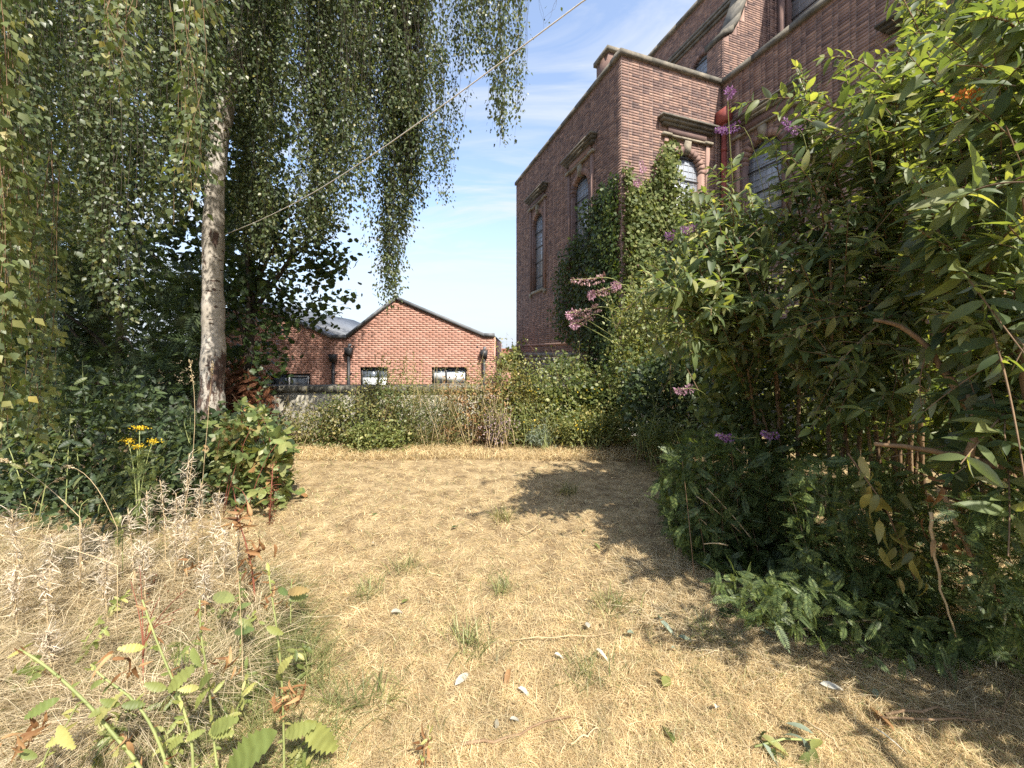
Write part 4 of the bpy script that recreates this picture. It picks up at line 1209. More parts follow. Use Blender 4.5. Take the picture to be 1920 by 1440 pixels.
# ================================================================== PLANTS ALONG THE GARDEN WALL
def plants_by_wall():
    bush('bramble_bush', 'tangled dry brown bramble against the left of the pale garden wall', 'shrub', [(490, 790), (560, 768), (640, 752), (660, 800), (650, 850), (560, 858), (490, 855)], 6.3, 6.9, 1700, 'oval', .05, M['olive_leaf'], 570, stems=60, stem_mat='dry_stem', stem_r=.004, mat2=M['mid_leaf'], stray=14)
    bush('green_bush', 'mid green leafy bush in the middle of the garden wall', 'shrub', [(575, 795), (620, 748), (690, 728), (760, 735), (790, 800), (780, 848), (690, 852), (590, 850)], 6.2, 6.9, 3600, 'oval', .05, M['mid_leaf'], 670, stems=30, mat2=M['olive_leaf'], frac=.45, stray=14)
    bush('low_nettles', 'bright green nettle clump at the edge of the dry lawn', 'weed', [(650, 800), (700, 790), (760, 810), (765, 850), (650, 858)], 5.95, 6.3, 1300, 'oval', .05, M['bright_leaf'], 700, stems=16, stem_mat='green_stem', stray=8)
    bush('tall_weed', 'tall yellow green weed rising above the wall in front of the middle window', 'weed', [(668, 750), (685, 710), (715, 692), (742, 684), (775, 700), (800, 745), (830, 790), (800, 845), (700, 845)], 6.4, 6.9, 2300, 'tiny', .042, M['olive_leaf'], 745, stems=44, stem_mat='green_stem', stem_r=.0035, stray=16, rag=18)
    bush('slender_weed', 'slender grey green weed clump between the tall weed and the brown one', 'weed', [(755, 755), (790, 722), (840, 722), (870, 755), (865, 842), (760, 846)], 6.2, 6.8, 2600, 'narrow', .08, M['olive_leaf'], 812, stems=50, stem_mat='dry_stem', stem_r=.0035, mat2=M['mid_leaf'], frac=.35, stray=16, rag=16)
    bush('brown_clump', 'withered brown weed clump against the wall', 'weed', [(820, 745), (850, 715), (890, 702), (935, 720), (950, 780), (940, 836), (830, 840)], 6.3, 6.9, 3000, 'tiny', .044, M['brown_leaf'], 885, stems=50, stem_mat='dry_stem', stem_r=.004, mat2=M['olive_leaf'], frac=.55, stray=14, rag=18)
    bush('golden_privet', 'yellow leaved rounded privet bush in front of the church corner', 'shrub', [(905, 750), (925, 705), (955, 688), (985, 682), (1020, 695), (1045, 722), (1060, 760), (1010, 775), (985, 780), (930, 775)], 6.5, 7.1, 3000, 'oval', .045, M['golden_leaf'], 992, stems=14, stem_mat='bark_dark', stem_r=.012, mat2=M['bright_leaf'], frac=.5, stray=14, rag=16)
    bush('ivy_hump', 'rounded ivy hump hiding the right end of the garden wall', 'ivy', [(1020, 740), (1055, 712), (1100, 706), (1150, 712), (1190, 735), (1190, 800), (1030, 805)], 6.5, 7.1, 3200, 'ivy', .065, M['bright_leaf'], 1095, stems=14, mat2=M['mid_leaf'], frac=.4, stray=12, rag=16)
    bush('privet_skirt', 'fresh green leafy growth under the golden privet', 'shrub', [(900, 780), (960, 765), (1040, 765), (1080, 795), (1070, 834), (920, 838)], 6.2, 6.8, 2700, 'oval', .045, M['bright_leaf'], 990, stems=24, stem_mat='green_stem', mat2=M['olive_leaf'], frac=.5, stray=8, rag=16)
    bush('yellow_weed', 'yellowish weed clump with small yellow flowers below the ivy hump', 'weed', [(1040, 785), (1110, 770), (1180, 780), (1200, 828), (1050, 836)], 6.0, 6.6, 2500, 'tiny', .045, M['bright_leaf'], 1110, stems=36, stem_mat='green_stem', mat2=M['golden_leaf'], frac=.3, stray=10, rag=14)
    bush('grey_sagewort', 'low blue grey foliage clump at the edge of the lawn', 'plant', [(990, 808), (1010, 798), (1035, 810), (1040, 834), (985, 834)], 6.05, 6.25, 420, 'narrow', .065, M['grey_leaf'], 1012, stems=12, stem_mat='green_stem', mat2=M['mid_leaf'], frac=.35, rag=8)
    bush('faded_spiraea', 'lilac grey dead flower heads beside the brown clump', 'plant', [(905, 785), (925, 762), (950, 772), (965, 800), (955, 828), (915, 828)], 6.05, 6.3, 520, 'tiny', .036, M['lilac_dry'], 935, stems=18, stem_mat='dry_stem', mat2=M['olive_leaf'], frac=.4, rag=12)
    bush('church_sapling', 'young green saplings growing against the stone plinth of the church', 'shrub', [(1010, 700), (1030, 680), (1060, 672), (1110, 678), (1120, 705)], 9.0, 10.5, 800, 'oval', .09, M['mid_leaf'], 1060, stems=12, stray=10)
    bush('far_shrub', 'light green shrub at the far corner of the church', 'shrub', [(930, 690), (935, 672), (955, 668), (965, 650), (975, 660), (978, 695)], 12.5, 14.0, 900, 'oval', .13, M['bright_leaf'], 955, stems=6, rag=6)
    # yellow flower dots
    r = thing('ragwort_flower', 'small yellow ragwort in bloom at the lawn edge below the ivy', 'flower', G(1085, 828))
    k = 60; pos = Wn(rng.choice([1083, 1125, 1096, 1000], k) + rng.normal(size=k) * 7, rng.choice([807, 788, 800, 732], k) + rng.normal(size=k) * 4, 6.02)
    leaves(r, 'tiny', pos, rand_dir(k, .4), rand_dir(k, 1.5, .4), .035, M['flower_yellow'], 0, rest='blossom')
    mb = MB()
    for x, y in ((1083, 807), (1125, 788), (1096, 800)): mb.tube([G(x, 830), W(x, y, 6.02)], .004, 4)
    mb.build('stem', M['green_stem'], r)
    rt = thing('dead_conifer', 'rusty brown dead conifer foliage behind the birch trunk', 'shrub', W(470, GYpx(6.3), 6.3))
    x, y = poly_px([(425, 690), (470, 700), (500, 740), (515, 840), (430, 850)], 1300)
    leaves(rt, 'fern', Wn(x + rng.normal(size=1300) * 12, y + rng.normal(size=1300) * 12, rng.uniform(6.0, 6.6, 1300)), rand_dir(1300, -.9), rand_dir(1300, .3), .16 * rng.uniform(.6, 1.2, 1300), M['rust_leaf'], 0)
    MB().tube([W(470, GYpx(6.3), 6.3), W(465, 690, 6.3)], [.05, .01], 6).build('trunk', M['bark_dark'], rt)
plants_by_wall()

# ================================================================== RIGHT SIDE
def bez_shoot(p0, tip, lift):
    mid = (p0 + tip) / 2; mid[2] = tip[2] * rng.uniform(.7, 1.0) + lift
    k = rng.uniform(.3, .7); mid[:2] = p0[:2] * k + tip[:2] * (1 - k)
    return curve(p0, mid, tip, 14)

def buddleia(name, label, bases, tips, leaf_len, n_parts, flowers, tname='lance', group=None, fill=None):
    b0 = np.mean(bases, 0)
    root = thing(name, label, 'shrub', (b0[0], b0[1], 0), group)
    LP, LD, LN, LS = [], [], [], []
    thin = MB(); mains = []
    for i, tip in enumerate(tips):
        tip = np.asarray(tip, float)
        p0 = np.array(bases[np.argmin([np.linalg.norm(np.array(b)[:2] - tip[:2]) + rng.uniform(0, .6) for b in bases])], float) + rng.normal(size=3) * [.12, .12, 0]
        p0[2] = 0
        if i % 9 == 0 or not mains:
            q = bez_shoot(p0, tip.copy(), rng.uniform(.2, .7)); mains.append(q)
            MB().tube(q, np.linspace(.017, .003, 14), 6).build('branch', M['bark_brown'], root, smooth=True)
        else:                                                # a side shoot from the nearest main stem
            qs = mains[np.argmin([np.linalg.norm(m_[9] - tip) + rng.uniform(0, .5) for m_ in mains])]
            s0 = qs[rng.integers(5, 11)]
            q = curve(s0, s0 * .5 + tip * .5 + np.array([rng.normal() * .08, rng.normal() * .08, rng.uniform(.05, .3)]), tip, 14)
            thin.tube(q, np.linspace(.006, .002, 14), 4, False)
        L = np.linalg.norm(np.diff(q, axis=0), axis=1).sum()
        m = max(6, int(L * .8 / .036))
        tt = np.linspace(rng.uniform(.3, .45) if len(mains) and q is mains[-1] else .12, 1.0, m)
        pos = np.stack([np.interp(tt, np.linspace(0, 1, 14), q[:, k]) for k in range(3)], -1)
        tan = unit(np.gradient(pos, axis=0))
        side = unit(np.cross(tan, rand_dir(1)[0]))
        alt = np.cross(tan, side)
        for sg in (1, -1):
            sd = np.where((np.arange(m) % 2 == 0)[:, None], side, alt) * sg
            d = unit(sd * 1.0 + tan * .55 + rng.normal(size=(m, 3)) * .22 + [0, 0, -.12])
            nn = unit(np.cross(np.cross(d, tan), d) * .3 + [0, 0, .35] + SUNN * 1.0 + rng.normal(size=(m, 3)) * .45)
            keep = rng.random(m) < .9
            LP.append(pos[keep]); LD.append(d[keep]); LN.append(nn[keep]); LS.append((leaf_len * rng.choice([.5, .75, 1.0, 1.3], m, p=[.25, .3, .3, .15]) * rng.uniform(.8, 1.2, m) * np.interp(tt, [0, .85, 1], [1, 1, .45]))[keep])
        d = unit(tan[-1:]); LP.append(pos[-1:]); LD.append(d); LN.append(np.array([[0, 0, 1.]])); LS.append(np.array([leaf_len * .5]))
    if fill is not None:                                      # side shoots that fill the inside of the bush
        nf, poly, Yf = fill
        fx, fy = poly_px(poly, nf // 9)
        c = Wn(fx, fy, np.array([Yf(a) for a in fx]) + rng.uniform(-.25, .75, len(fx)))
        ax = rand_dir(len(fx), .1)
        for k in range(9):
            t_ = (k - 3) * .045
            pos = c + ax * t_
            d = unit(rand_dir(len(fx), -.25) + ax * .6)
            LP.append(pos); LD.append(d); LN.append(face_light(len(fx), 1.0, .3, .6)); LS.append(leaf_len * rng.uniform(.5, 1.1, len(fx)))
        for p, a in zip(c, ax): thin.tube([p - a * .25, p + a * .25], .0025, 3, False)
    thin.build('shoot_tangle', M['twig'], root, kind='stuff')
    P, D_, N_, S_ = map(np.concatenate, (LP, LD, LN, LS))
    vx, vy = to_px(P)
    ok = (P[:, 1] > 1.5) | (vx > 2000) | ((P[:, 1] < .35) & (P[:, 0] > 1.2))
    leaves(root, tname, P[ok], D_[ok], N_[ok], S_[ok], M['buddleia_leaf'], n_parts)
    for a, b, Y, m_, w in flowers:                           # flower spikes from a to b
        p, e = W(*a, Y), W(*b, Y - .06)
        L = np.linalg.norm(e - p); n = int(160 * max(L / .2, .5))
        t = rng.random(n); rad = min(.024, .16 * L + .008) * w * (1 - .65 * t)
        ax = unit(e - p); rd = rand_dir(n); rd = unit(rd - (rd @ ax)[:, None] * ax)
        pos = p + (e - p) * t[:, None] + rd * (rad * rng.uniform(.5, 1, n))[:, None] - np.array([0, 0, 1]) * (.02 * np.sin(t * PI))[:, None]
        v, f = leaf_verts(TP['tiny'], pos, unit(rd + ax * .3), rand_dir(n), .016 * rng.uniform(.7, 1.3, n))
        o = bpy.data.objects.new('flower_spike', mesh_np('flower_spike', v - base(root), f, M[m_])); COL.objects.link(o); o.parent = root
        MB().tube(curve(p + (np.array([b0[0], b0[1], .9]) - p) * .22, p + (p - e) * .6, p, 6).tolist() + [e], .0022, 4).build('flower_stalk', M['green_stem'], root)
    return root

def tips_in(poly, n, Yf, spread):
    x, y = poly_px(poly, n)
    Y = np.array([Yf(a) for a in x]) + rng.uniform(-spread, spread, n)
    return Wn(x, y, Y)

over_t = np.stack([rng.uniform(2.0, 3.4, 44), rng.uniform(.1, 1.3, 44), rng.uniform(.7, 1.35, 44)], -1)
near_t = tips_in([(1700, 60), (1800, 0), (1960, -30), (2100, 300), (2000, 900), (1920, 1060), (1820, 1010), (1720, 900), (1690, 700), (1680, 400)], 76, lambda x: np.interp(x, [1600, 1960], [2.35, 1.45]), .35)
out_t = np.stack([rng.uniform(2.4, 4.2, 26), rng.uniform(1.6, 3.2, 26), rng.uniform(.6, 1.9, 26)], -1)
buddleia('near_buddleia', 'large buddleia with long leaves arching in at the right edge', [(2.9, 1.8, 0), (3.1, 2.3, 0), (3.3, 1.5, 0)], np.concatenate([near_t, out_t, over_t]), .135, 300,
         [], 'lance', fill=(800, [(1720, 120), (1960, 20), (2100, 300), (2000, 900), (1920, 1040), (1820, 980), (1740, 860), (1700, 650), (1700, 400)], lambda x: np.interp(x, [1600, 1960], [2.6, 1.6])))
back_t = tips_in([(1640, 90), (1700, -40), (1960, -120), (1980, 380), (1740, 420), (1640, 280)], 110, lambda x: np.interp(x, [1640, 1960], [2.9, 2.6]), .3)
buddleia('back_buddleia', 'tall buddleia rising to the top right corner in front of the church wall', [(3.6, 3.2, 0), (3.9, 3.0, 0), (3.3, 3.5, 0)], back_t, .13, 200,
         [], 'lance', fill=(2400, [(1660, 110), (1720, -20), (1960, -100), (1980, 400), (1740, 420), (1660, 280)], lambda x: np.interp(x, [1640, 1960], [3.0, 2.7])))
mid_t = tips_in([(1480, 200), (1560, 130), (1650, 60), (1720, 60), (1740, 300), (1720, 600), (1700, 820), (1560, 780), (1440, 720), (1400, 560), (1400, 380), (1430, 300)], 112, lambda x: np.interp(x, [1400, 1720], [2.75, 2.15]), .3)
hand = [W(1493, 125, 2.4), W(1610, 138, 2.3), W(1545, 108, 2.4), W(1430, 255, 2.6), W(1480, 235, 2.6), W(1500, 130, 2.5), W(1460, 215, 2.5), W(1380, 200, 2.6)]
buddleia('middle_buddleia', 'buddleia with upright pale shoots in front of the church aisle wall', [(2.9, 3.3, 0), (3.1, 3.0, 0), (2.7, 3.6, 0)], np.concatenate([mid_t, hand]), .115, 260,
         [((1500, 245), (1470, 225), 2.40, 'flower_purple', 1.0), ((1385, 235), (1342, 243), 2.64, 'flower_purple', 1.1), ((1375, 820), (1345, 812), 2.64, 'flower_purple', 1), ((1455, 815), (1430, 810), 2.56, 'flower_purple', 1)], 'lance', fill=(800, [(1480, 260), (1600, 180), (1700, 300), (1720, 600), (1700, 820), (1560, 790), (1440, 730), (1400, 560), (1400, 400)], lambda x: np.interp(x, [1400, 1720], [2.9, 2.3])))
far_t = tips_in([(1340, 260), (1420, 300), (1430, 500), (1440, 690), (1330, 690), (1240, 660), (1180, 590), (1180, 550), (1200, 500), (1240, 430), (1290, 360)], 85, lambda x: np.interp(x, [1150, 1440], [2.5, 2.7]), .35)
buddleia('far_buddleia', 'buddleia with drooping pink flower spikes in front of the ivy', [(2.5, 4.1, 0), (2.7, 3.9, 0), (2.4, 4.3, 0)], far_t, .105, 200,
         [((1135, 520), (1072, 525), 2.45, 'flower_faded', 1.0), ((1160, 533), (1112, 549), 2.39, 'flower_faded', 1), ((1125, 575), (1068, 586), 2.45, 'flower_faded', 1.1), ((1110, 590), (1075, 606), 2.48, 'flower_faded', 1.0),
          ((1112, 549), (1106, 551), 2.35, 'flower_pink', 1.2), ((1074, 586), (1064, 588), 2.39, 'flower_pink', 1.1), ((1082, 605), (1072, 608), 2.42, 'flower_pink', 1.1), ((1152, 530), (1160, 533), 2.34, 'flower_pink', 1),
          ((1207, 320), (1203, 305), 2.62, 'flower_pink', 1), ((1200, 340), (1190, 338), 2.62, 'flower_pink', 1.0), ((1300, 425), (1280, 428), 2.39, 'flower_purple', 1.0), ((1262, 438), (1250, 440), 2.45, 'flower_purple', 1), ((1295, 728), (1268, 730), 2.39, 'flower_pink', 1.1), ((1365, 172), (1372, 168), 2.05, 'flower_purple', 1.2)], 'lance', fill=(250, [(1350, 330), (1420, 350), (1430, 500), (1440, 700), (1300, 740), (1220, 690), (1180, 630), (1200, 540), (1240, 450)], lambda x: np.interp(x, [1150, 1440], [2.9, 3.0])))

def right_branches():
    def br(label, pts, Y, w, mat='bark_brown'):
        P = np.array([W(x, y, Y + dy) for x, y, dy in pts])
        t = np.linspace(0, len(P) - 1, 14); Q = np.stack([np.interp(t, range(len(P)), P[:, i]) for i in range(3)], -1)
        for i in range(3): Q[1:-1, i] = (Q[:-2, i] + 2 * Q[1:-1, i] + Q[2:, i]) / 4
        Q[1:-1] += rng.normal(size=(12, 3)) * .004
        o = MB().tube(Q, np.linspace(w, w * .45, 14) / 2 / FPX * Y, 7).build('bare_branch', M[mat], smooth=True)
        tag(o, label, 'branch', 'bare branches under the buddleia')
    br('long bare tan branch lying level low in the right bush', [(1990, 905, 0), (1900, 880, 0), (1813, 857, .05), (1727, 842, .1), (1640, 832, .15)], 1.7, 17)
    br('short upright tan branch standing on the level one', [(1817, 855, 0), (1822, 830, 0), (1832, 790, .05), (1815, 740, .1)], 1.72, 14)
    br('thick tan branch slanting up at the right picture edge', [(1935, 760, 0), (1917, 647, 0), (1897, 573, .05), (1840, 490, .1), (1790, 430, .15)], 1.65, 20)
    br('tan branch slanting up left through the dark middle of the bush', [(1850, 800, 0), (1790, 733, 0), (1747, 660, .05), (1690, 610, .1), (1640, 600, .1)], 1.9, 15)
    br('thin straight brown stem rising through the middle of the right bush', [(1560, 640, 0), (1557, 480, 0), (1555, 400, .02), (1530, 310, .05)], 2.55, 5, 'bark_brown')
    br('pale upright shoot in front of the church brickwork', [(1552, 400, 0), (1530, 330, 0), (1520, 230, 0), (1494, 128, 0)], 2.6, 7, 'pale_stem')
    br('long thin brown stem slanting down to the lower right corner', [(1770, 930, 0), (1827, 1050, 0), (1877, 1127, 0), (1925, 1215, 0)], 1.75, 8)
    br('thin tan stem hanging down over the dark ferny growth', [(1745, 960, 0), (1752, 1030, 0), (1762, 1100, 0), (1792, 1195, 0)], 1.8, 6, 'dry_stem')
    br('pale dry stem hanging in shade at the lower right', [(1895, 1110, 0), (1880, 1190, 0), (1868, 1250, 0)], 1.7, 4, 'pale_stem')
right_branches()

def hanging_dry():
    r = thing('withered_spray', 'withered brown and yellow leaf spray hanging under the near buddleia', 'leaves', W(1690, 1040, 1.9))
    n = 46
    t = rng.random(n)
    px = np.interp(t, [0, .5, 1], [1600, 1690, 1715]) + rng.normal(size=n) * 14; py = np.interp(t, [0, .5, 1], [870, 1000, 1085]) + rng.normal(size=n) * 14
    pos = Wn(px, py, 1.95 + rng.normal(size=n) * .05)
    leaves(r, 'lance2', pos, rand_dir(n, -2.2, .7), rand_dir(n), .10 * rng.uniform(.6, 1.2, n), M['golden_leaf'], 20)
    n = 30
    px = 1780 + rng.normal(size=n) * 26; py = rng.uniform(880, 1080, n)
    leaves(r, 'curl', Wn(px + (py - 880) * .15, py, 1.8 + rng.normal(size=n) * .04), rand_dir(n, -1.5), rand_dir(n), .07 * rng.uniform(.6, 1.2, n), M['brown_leaf'], 14, 'dry_leaf', 'dry_foliage')
    MB().tube([W(1590, 850, 1.95), W(1660, 950, 1.95), W(1715, 1085, 1.95)], .004, 5).build('stem', M['twig'], r)
hanging_dry()

def orange_blossom():
    r = thing('orange_blossom', 'small cluster of orange flowers high in the right bush', 'flower', W(1815, 178, 1.75))
    n = 70; pos = Wn(1815 + rng.normal(size=n) * 16, 180 - rng.normal(size=n) * 6, 1.72 + rng.normal(size=n) * .02)
    leaves(r, 'tiny', pos, rand_dir(n), rand_dir(n), .02, M['flower_orange'], 0, rest='blossom')
    MB().tube([W(1850, 250, 1.8), W(1815, 180, 1.73)], .003, 4).build('stem', M['green_stem'], r)
orange_blossom()

# ferny undergrowth right of the lawn
def tansy():
    specs = [('tansy_clump', 'ferny dark green tansy clump spilling onto the lawn edge, the largest', [(1235, 905), (1262, 840), (1310, 815), (1400, 830), (1480, 850), (1520, 950), (1500, 1060), (1400, 1110), (1310, 1060), (1255, 990)], 2.7, 4.2, 4200, 140),
             ('shaded_tansy', 'ferny tansy in deep shade under the bare branches', [(1480, 860), (1600, 850), (1720, 900), (1800, 1000), (1800, 1130), (1650, 1160), (1480, 1120)], 2.0, 3.2, 3600, 80),
             ('low_tansy', 'low ferny tansy fronds drooping over straw at the lower right', [(1330, 1080), (1480, 1080), (1640, 1130), (1780, 1160), (1920, 1150), (1920, 1240), (1700, 1250), (1520, 1200), (1400, 1160)], 1.75, 2.5, 1500, 50),
             ('corner_tansy', 'ferny growth at the right picture edge below the buddleia', [(1780, 940), (1960, 900), (2060, 1000), (2060, 1250), (1850, 1220)], 1.5, 2.2, 2000, 40)]
    for nm, lb, poly, Y0, Y1, n, npx in specs:
        root = thing(nm, lb, 'plant', G(np.mean([p[0] for p in poly]), GYpx((Y0 + Y1) / 2)))
        x, y = poly_px(poly, n); Y = rng.uniform(Y0, Y1, n)
        Y = np.minimum(Y, EYE * FPX / np.maximum(y - HOR, 60) - .02)
        pos = Wn(x, y, Y); pos[:, 2] = np.maximum(pos[:, 2], .03)
        d = rand_dir(n, .1); d[:, 0] -= .35; d[:, 1] -= .2
        leaves(root, 'fern', pos, unit(d), face_light(n, .7, .6, .6), (.12 if Y0 > 2.4 else .085) * rng.uniform(.6, 1.25, n), M['tansy_leaf'], npx, 'frond')
        mb = MB()
        for i in range(0, n, 40 if Y0 > 2.4 else 10 ** 6):
            g = pos[i] * [1, 1, 0] + rng.normal(size=3) * [.1, .1, 0]; g[0] += .15
            mb.tube(curve(g, (g + pos[i]) / 2 + [0, 0, .08], pos[i], 5), [.004, .0035, .003, .0025, .002], 4, False)
        if mb.n > 200: mb.build('stem_tangle', M['twig'], root, kind='stuff')
    # dry stalks through it
    for i, (a, b, Y) in enumerate([((1325, 915), (1420, 1025), 2.75), ((1290, 955), (1350, 1010), 2.8), ((1475, 905), (1520, 1060), 2.6), ((1305, 930), (1390, 1000), 2.75), ((1320, 1020), (1365, 1023), 2.5), ((1500, 1180), (1660, 1160), 2.05), ((1380, 840), (1440, 900), 3.0)]):
        lb = ['longest dry stalk slanting through the dark tansy', 'short dry stalk low at the left edge of the tansy', 'steep dry stalk right of the middle of the tansy', 'dry stalk crossing just above the longest one', 'short level dry stalk low in the tansy', 'level dry stalk over the low fronds at the lower right', 'dry stalk in the sunny top of the tansy'][i]
        o = MB().tube(curve(W(*a, Y), (W(*a, Y) + W(*b, Y)) / 2 + [0, -.02, .03], W(*b, Y), 6), [.003, .0035, .004, .0045, .005, .005], 5).build('dry_stalk', M['dry_stem'])
        tag(o, lb, 'stalk', 'dry stalks in the tansy')
tansy()
bush('sunlit_undergrowth', 'sunlit leafy undergrowth seen through gaps between buddleia and church', 'shrub', [(1350, 560), (1500, 500), (1800, 470), (2200, 470), (2200, 760), (1350, 760)], 5.2, 7.0, 4200, 'oval', .09, M['bright_leaf'], 1700, stems=14)
bush('dark_laurel', 'dark leaved shrub in the hollow between ivy and buddleia', 'shrub', [(1165, 700), (1220, 660), (1330, 660), (1400, 720), (1380, 820), (1230, 835), (1170, 800)], 5.2, 6.2, 2600, 'oval', .085, M['dark_leaf'], 1290, stems=14)
bush('shade_shrub', 'broad shrub in shade filling the space between buddleia stems and tansy', 'shrub', [(1300, 740), (1380, 640), (1500, 620), (1700, 640), (1960, 700), (1980, 880), (1500, 860), (1330, 840)], 3.3, 3.9, 4600, 'oval', .085, M['mid_leaf'], 1520, stems=18)
bush('pale_leafed_shrub', 'bright small leaved shrub under the sunlit ivy', 'shrub', [(1140, 640), (1150, 580), (1190, 540), (1260, 520), (1320, 560), (1330, 640), (1300, 700), (1200, 720), (1150, 700)], 6.2, 7.2, 3600, 'oval', .07, M['bright_leaf'], 1230, stems=18)
bush('verge_grass_plant', 'low green weeds with yellow buds at the right end of the lawn', 'weed', [(1180, 830), (1200, 790), (1250, 775), (1290, 800), (1290, 850), (1230, 850)], 4.8, 5.6, 900, 'narrow', .11, M['mid_leaf'], 1240, stems=16, stem_mat='green_stem')

# ================================================================== LEFT SIDE
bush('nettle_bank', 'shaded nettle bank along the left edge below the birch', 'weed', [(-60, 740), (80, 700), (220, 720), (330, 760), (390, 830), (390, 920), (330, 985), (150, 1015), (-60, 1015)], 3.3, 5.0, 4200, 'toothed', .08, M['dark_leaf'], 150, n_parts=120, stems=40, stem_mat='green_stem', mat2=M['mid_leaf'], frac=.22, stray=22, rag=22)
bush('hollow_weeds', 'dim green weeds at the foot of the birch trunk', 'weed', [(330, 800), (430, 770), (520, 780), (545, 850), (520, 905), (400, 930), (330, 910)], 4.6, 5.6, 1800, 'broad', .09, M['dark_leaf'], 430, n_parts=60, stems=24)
def bramble():
    root = bush('bramble_thicket', 'light green bramble with lobed leaves and reddish stems at the left lawn edge', 'bramble', [(385, 830), (430, 795), (500, 790), (545, 825), (560, 880), (550, 930), (500, 955), (430, 930), (390, 890)], 3.7, 4.3, 230, 'trifol', .15, M['bramble_leaf'], 470, n_parts=160, stems=22, stem_mat='red_stem', stem_r=.005, up=.9)
    mb = MB(); mb.tube([G(505, 985), W(508, 930, 3.5), W(512, 870, 3.5)], [.007, .005, .003], 5); st = mb.build('dock_stem', M['red_stem'], root)
    n = 240; t = rng.random(n); pos = Wn(508 + t * 5 + rng.normal(size=n) * 5, 985 - t * 120, 3.5)
    leaves(root, 'tiny', pos, rand_dir(n), rand_dir(n), .022, M['rust_leaf'], 0, rest='dock_seed')
bramble()
def ragwort():
    root = thing('ragwort_plant', 'green ragwort with four flat yellow flower heads beside the nettles', 'flower', W(262, GYpx(3.3), 3.3))
    st = MB()
    for hx, hy in ((240, 826), (287, 827), (262, 802), (257, 836)):
        st.tube(curve(W(262 + rng.normal() * 6, GYpx(3.3), 3.3), W(260, 900, 3.3), W(hx, hy, 3.3), 7), np.linspace(.006, .003, 7), 5)
        n = 80; pos = Wn(hx + rng.normal(size=n) * 7, hy + rng.normal(size=n) * 2.2, 3.3 + rng.normal(size=n) * .03)
        v, f = leaf_verts(TP['tiny'], pos, rand_dir(n), rand_dir(n, 2, .5), np.full(n, .02))
        o = bpy.data.objects.new('flower_head', mesh_np('flower_head', v - base(root), f, M['flower_yellow'])); COL.objects.link(o); o.parent = root
    st.build('stem', M['green_stem'], root)
    n = 260; x = 262 + rng.normal(size=n) * 26; y = rng.uniform(840, 990, n)
    leaves(root, 'fern', Wn(x, y, 3.3 + rng.normal(size=n) * .08), rand_dir(n, .3), rand_dir(n, 1.2), .10 * rng.uniform(.6, 1.2, n), M['mid_leaf'], 40)
ragwort()

def willowherb(label, tip, foot, Y, w=1.0, k=1.0):
    root = thing('dead_willowherb', label, 'weed', W(foot[0], GYpx(Y), Y), 'dead willowherb with curled seed pods')
    p0 = W(foot[0], GYpx(Y), Y); tp = W(*tip, Y)
    q = curve(p0, (p0 + tp) / 2 + [rng.normal() * .03, 0, .04], tp, 10)
    MB().tube(q, np.linspace(.004, .0018, 10), 5).build('stem', M['dry_stem'], root)
    n = int(90 * k); t = .3 + .65 * rng.random(n) ** .7
    pos = np.stack([np.interp(t, np.linspace(0, 1, 10), q[:, i]) for i in range(3)], -1)
    mb = MB()
    for p in pos:                                            # each pod splits into curling ribbons
        d = rand_dir(1, .6)[0]; L = rng.uniform(.05, .09) * w
        nrm_ = unit(np.cross(d, rand_dir(1)[0])); sd = unit(np.cross(d, nrm_))
        s = np.linspace(0, 1, 7); tm = rng.uniform(1.2, 4.6); th = s * tm; rr = L / tm
        c = p + d * (np.sin(th) * rr)[:, None] + nrm_ * ((1 - np.cos(th)) * rr)[:, None] + d * (s * L * .25)[:, None]
        wd = .0022 * (1 - .6 * s)[:, None]
        v = np.concatenate([c - sd * wd, c + sd * wd])
        f = [(i, i + 1, 7 + i + 1, 7 + i) for i in range(6)]
        mb.add(v, f)
    mb.build('seed_pods', M['pod'], root)
    n = int(20 * k); t = rng.random(n) * .6
    pos = np.stack([np.interp(t, np.linspace(0, 1, 10), q[:, i]) for i in range(3)], -1)
    leaves(root, 'narrow', pos, rand_dir(n, -.2), rand_dir(n, .8), .07 * rng.uniform(.6, 1.2, n), M['straw_pale'], 0, rest='dry_leaves')
